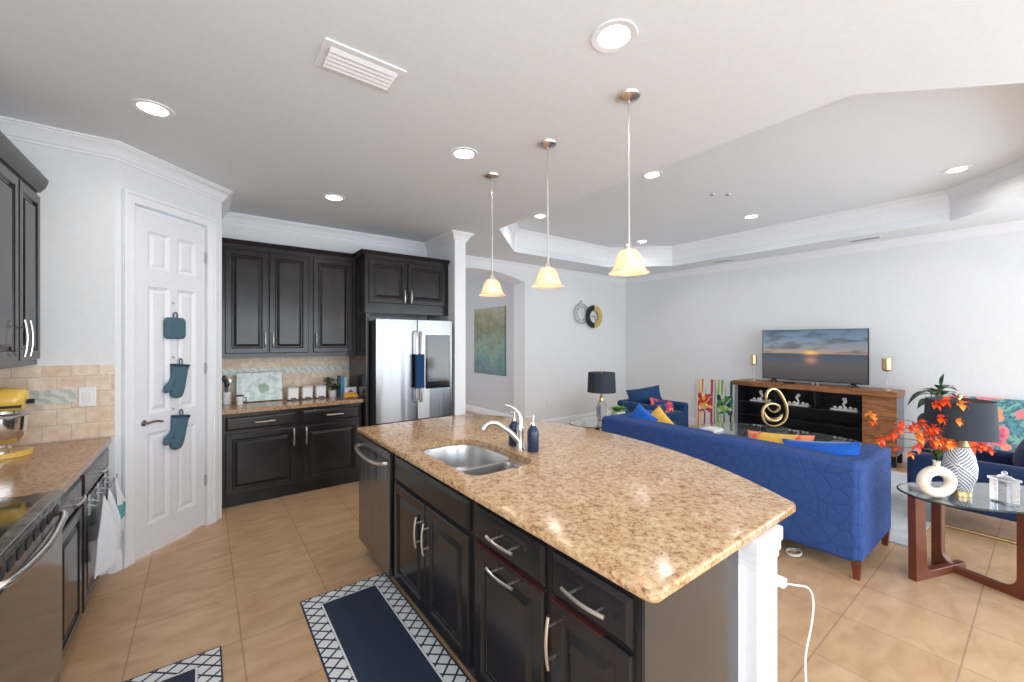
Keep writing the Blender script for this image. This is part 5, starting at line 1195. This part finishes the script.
KP = 2.5 / 407.8; br_ = MB(); pe = MB(); pe2 = MB(); rnd = random.Random(5)
groups = {}
for i, (u, v) in enumerate(fls):
    P = Vector((u * KP, rnd.uniform(-.09, .03) if abs(u) < 34 else rnd.uniform(-.05, .05), .22 + v * KP)); 
    nb = 5 if abs(u + 5) > 16 else 6
    tgt = pe if i % 4 else pe2
    a0 = rnd.uniform(0, 6); r = rnd.uniform(.022, .032)
    nrm = Vector((rnd.uniform(-.5, .5), -1, rnd.uniform(-.3, .6))).normalized(); t1 = nrm.cross(Vector((0, 0, 1))).normalized(); t2 = nrm.cross(t1)
    for k in range(nb):
        a = a0 + 2 * PI * k / nb; d = (t1 * math.cos(a) + t2 * math.sin(a)) + nrm * .35; leafy(tgt, P, d, r * 1.25, r * .95, .2)
    tgt.ball(P, .005, .005, .005, 6, 4)
for tip in ((-61, 47), (-60, 25), (-39, 15), (-48, 32), (-18, 39), (3, 46), (30, 60), (36, 30), (49, 15), (-23, 8)):
    e = Vector((tip[0] * KP, 0, .22 + tip[1] * KP)); c = [Vector((0, 0, .15)), Vector((0, 0, .232)), Vector((e.x * .3, -.01, .232 + (e.z - .232) * .75 + .02)), e]
    br_.tube(catmull(c, 5), .0022, 6)
br_.build('branches', M['stem'], t, world=False); pe.build('blossoms', M['orange'], t, world=False); pe2.build('pale_blossoms', M['yelpet'], t, world=False)
gl = MB()
for i in range(9): a = rnd.uniform(0, 2 * PI); leafy(gl, (0, 0, .23), (math.cos(a) * .5, math.sin(a) * .5, 1), .11, .05)
gl.build('leaves', M['greenleaf'], t, world=False)
t = thing('glass_jar', 'square crystal jar with knobbed lid on the near side table', 'jar', (3.90, .175, ZT), math.radians(-37))
MB().prism(rrect(-.045, .045, -.045, .045, .010), 0, .14).build('jar_body', M['frost'], t, world=False, bevel=.004, smooth=40)
MB().prism(rrect(-.052, .052, -.052, .052, .010), .1405, .153).lathe([(.001, .153), (.042, .154), (.025, .168), (.009, .172), (.014, .184), (.009, .194), (.001, .196)], (0, 0, 0), 20).build('lid', M['frost'], t, world=False, smooth=40)
o = MB().lathe([(.001, 0), (.017, 0), (.017, .06), (.001, .06)], (4.03, .33, ZT + .0005), 16).build('votive_candle', M['white']); tag(o, 'small white candle behind the patterned lamp base', 'candle')
for k, (x, y) in enumerate(((3.80, .57), (3.74, .565))):
    pass
o = MB().prism(rrect(3.78, 3.86, .50, .58, .01), ZT + .0005, ZT + .02).build('coaster_stack', M['steel_dull'], bevel=.002); tag(o, 'small stack of grey coasters left of the ring vase', 'coasters')
o = MB().lathe([(.001, 0), (.03, 0), (.034, .075), (.032, .075), (.028, .004), (.001, .004)], (3.90, .52, ZT + .0005), 20).build('drinking_glass', M['glass']); tag(o, 'clear tumbler behind the ring vase', 'glass')

# ------------------------------------------------------------------ far corner glass table with lamp and plant
t = glass_table('corner_table', (4.08, 3.36, 0), 0, .60, .30, ZT, 'oval glass table in the corner beyond the far end of the sofa', [((-.38, -.12), (.3, .14)), ((-.38, .12), (-.05, .02))], dict(wd=.05, th=.04))
lamp((3.95, 3.38, ZT), 'table lamp with clear glass body and black drum shade on the corner table', [(.001, 0), (.05, 0), (.05, .03), (.068, .10), (.066, .17), (.045, .235), (.028, .25), (.001, .25)], 'frost', [(.001, .25), (.028, .25), (.026, .29), (.012, .31), (.001, .36)], .175, .355, .60, .645, seg=10, bsm=10)
t = thing('succulent', 'light green succulent in a white pot on the corner table', 'plant', (4.33, 3.42, ZT))
MB().prism(rrect(-.09, .09, -.05, .05, .02), 0, .07).build('pot', M['white'], t, world=False, bevel=.004)
lf = MB()
for i in range(26):
    a = i * 2.4; e = .25 + .03 * i; leafy(lf, (random.uniform(-.05, .05), random.uniform(-.02, .02), .068), (math.cos(a), math.sin(a), e), .15, .05)
lf.build('leaves', M['lightleaf'], t, world=False)
o = MB().box((-.09, -.06, 0), (.09, .06, .022)).build('coral_book', M['pinkbook'], world=False, loc=(4.18, 3.20, ZT + .0005), rot=(0, 0, .3), bevel=.002); tag(o, 'coral coloured book lying beside the clear lamp on the corner table', 'book')
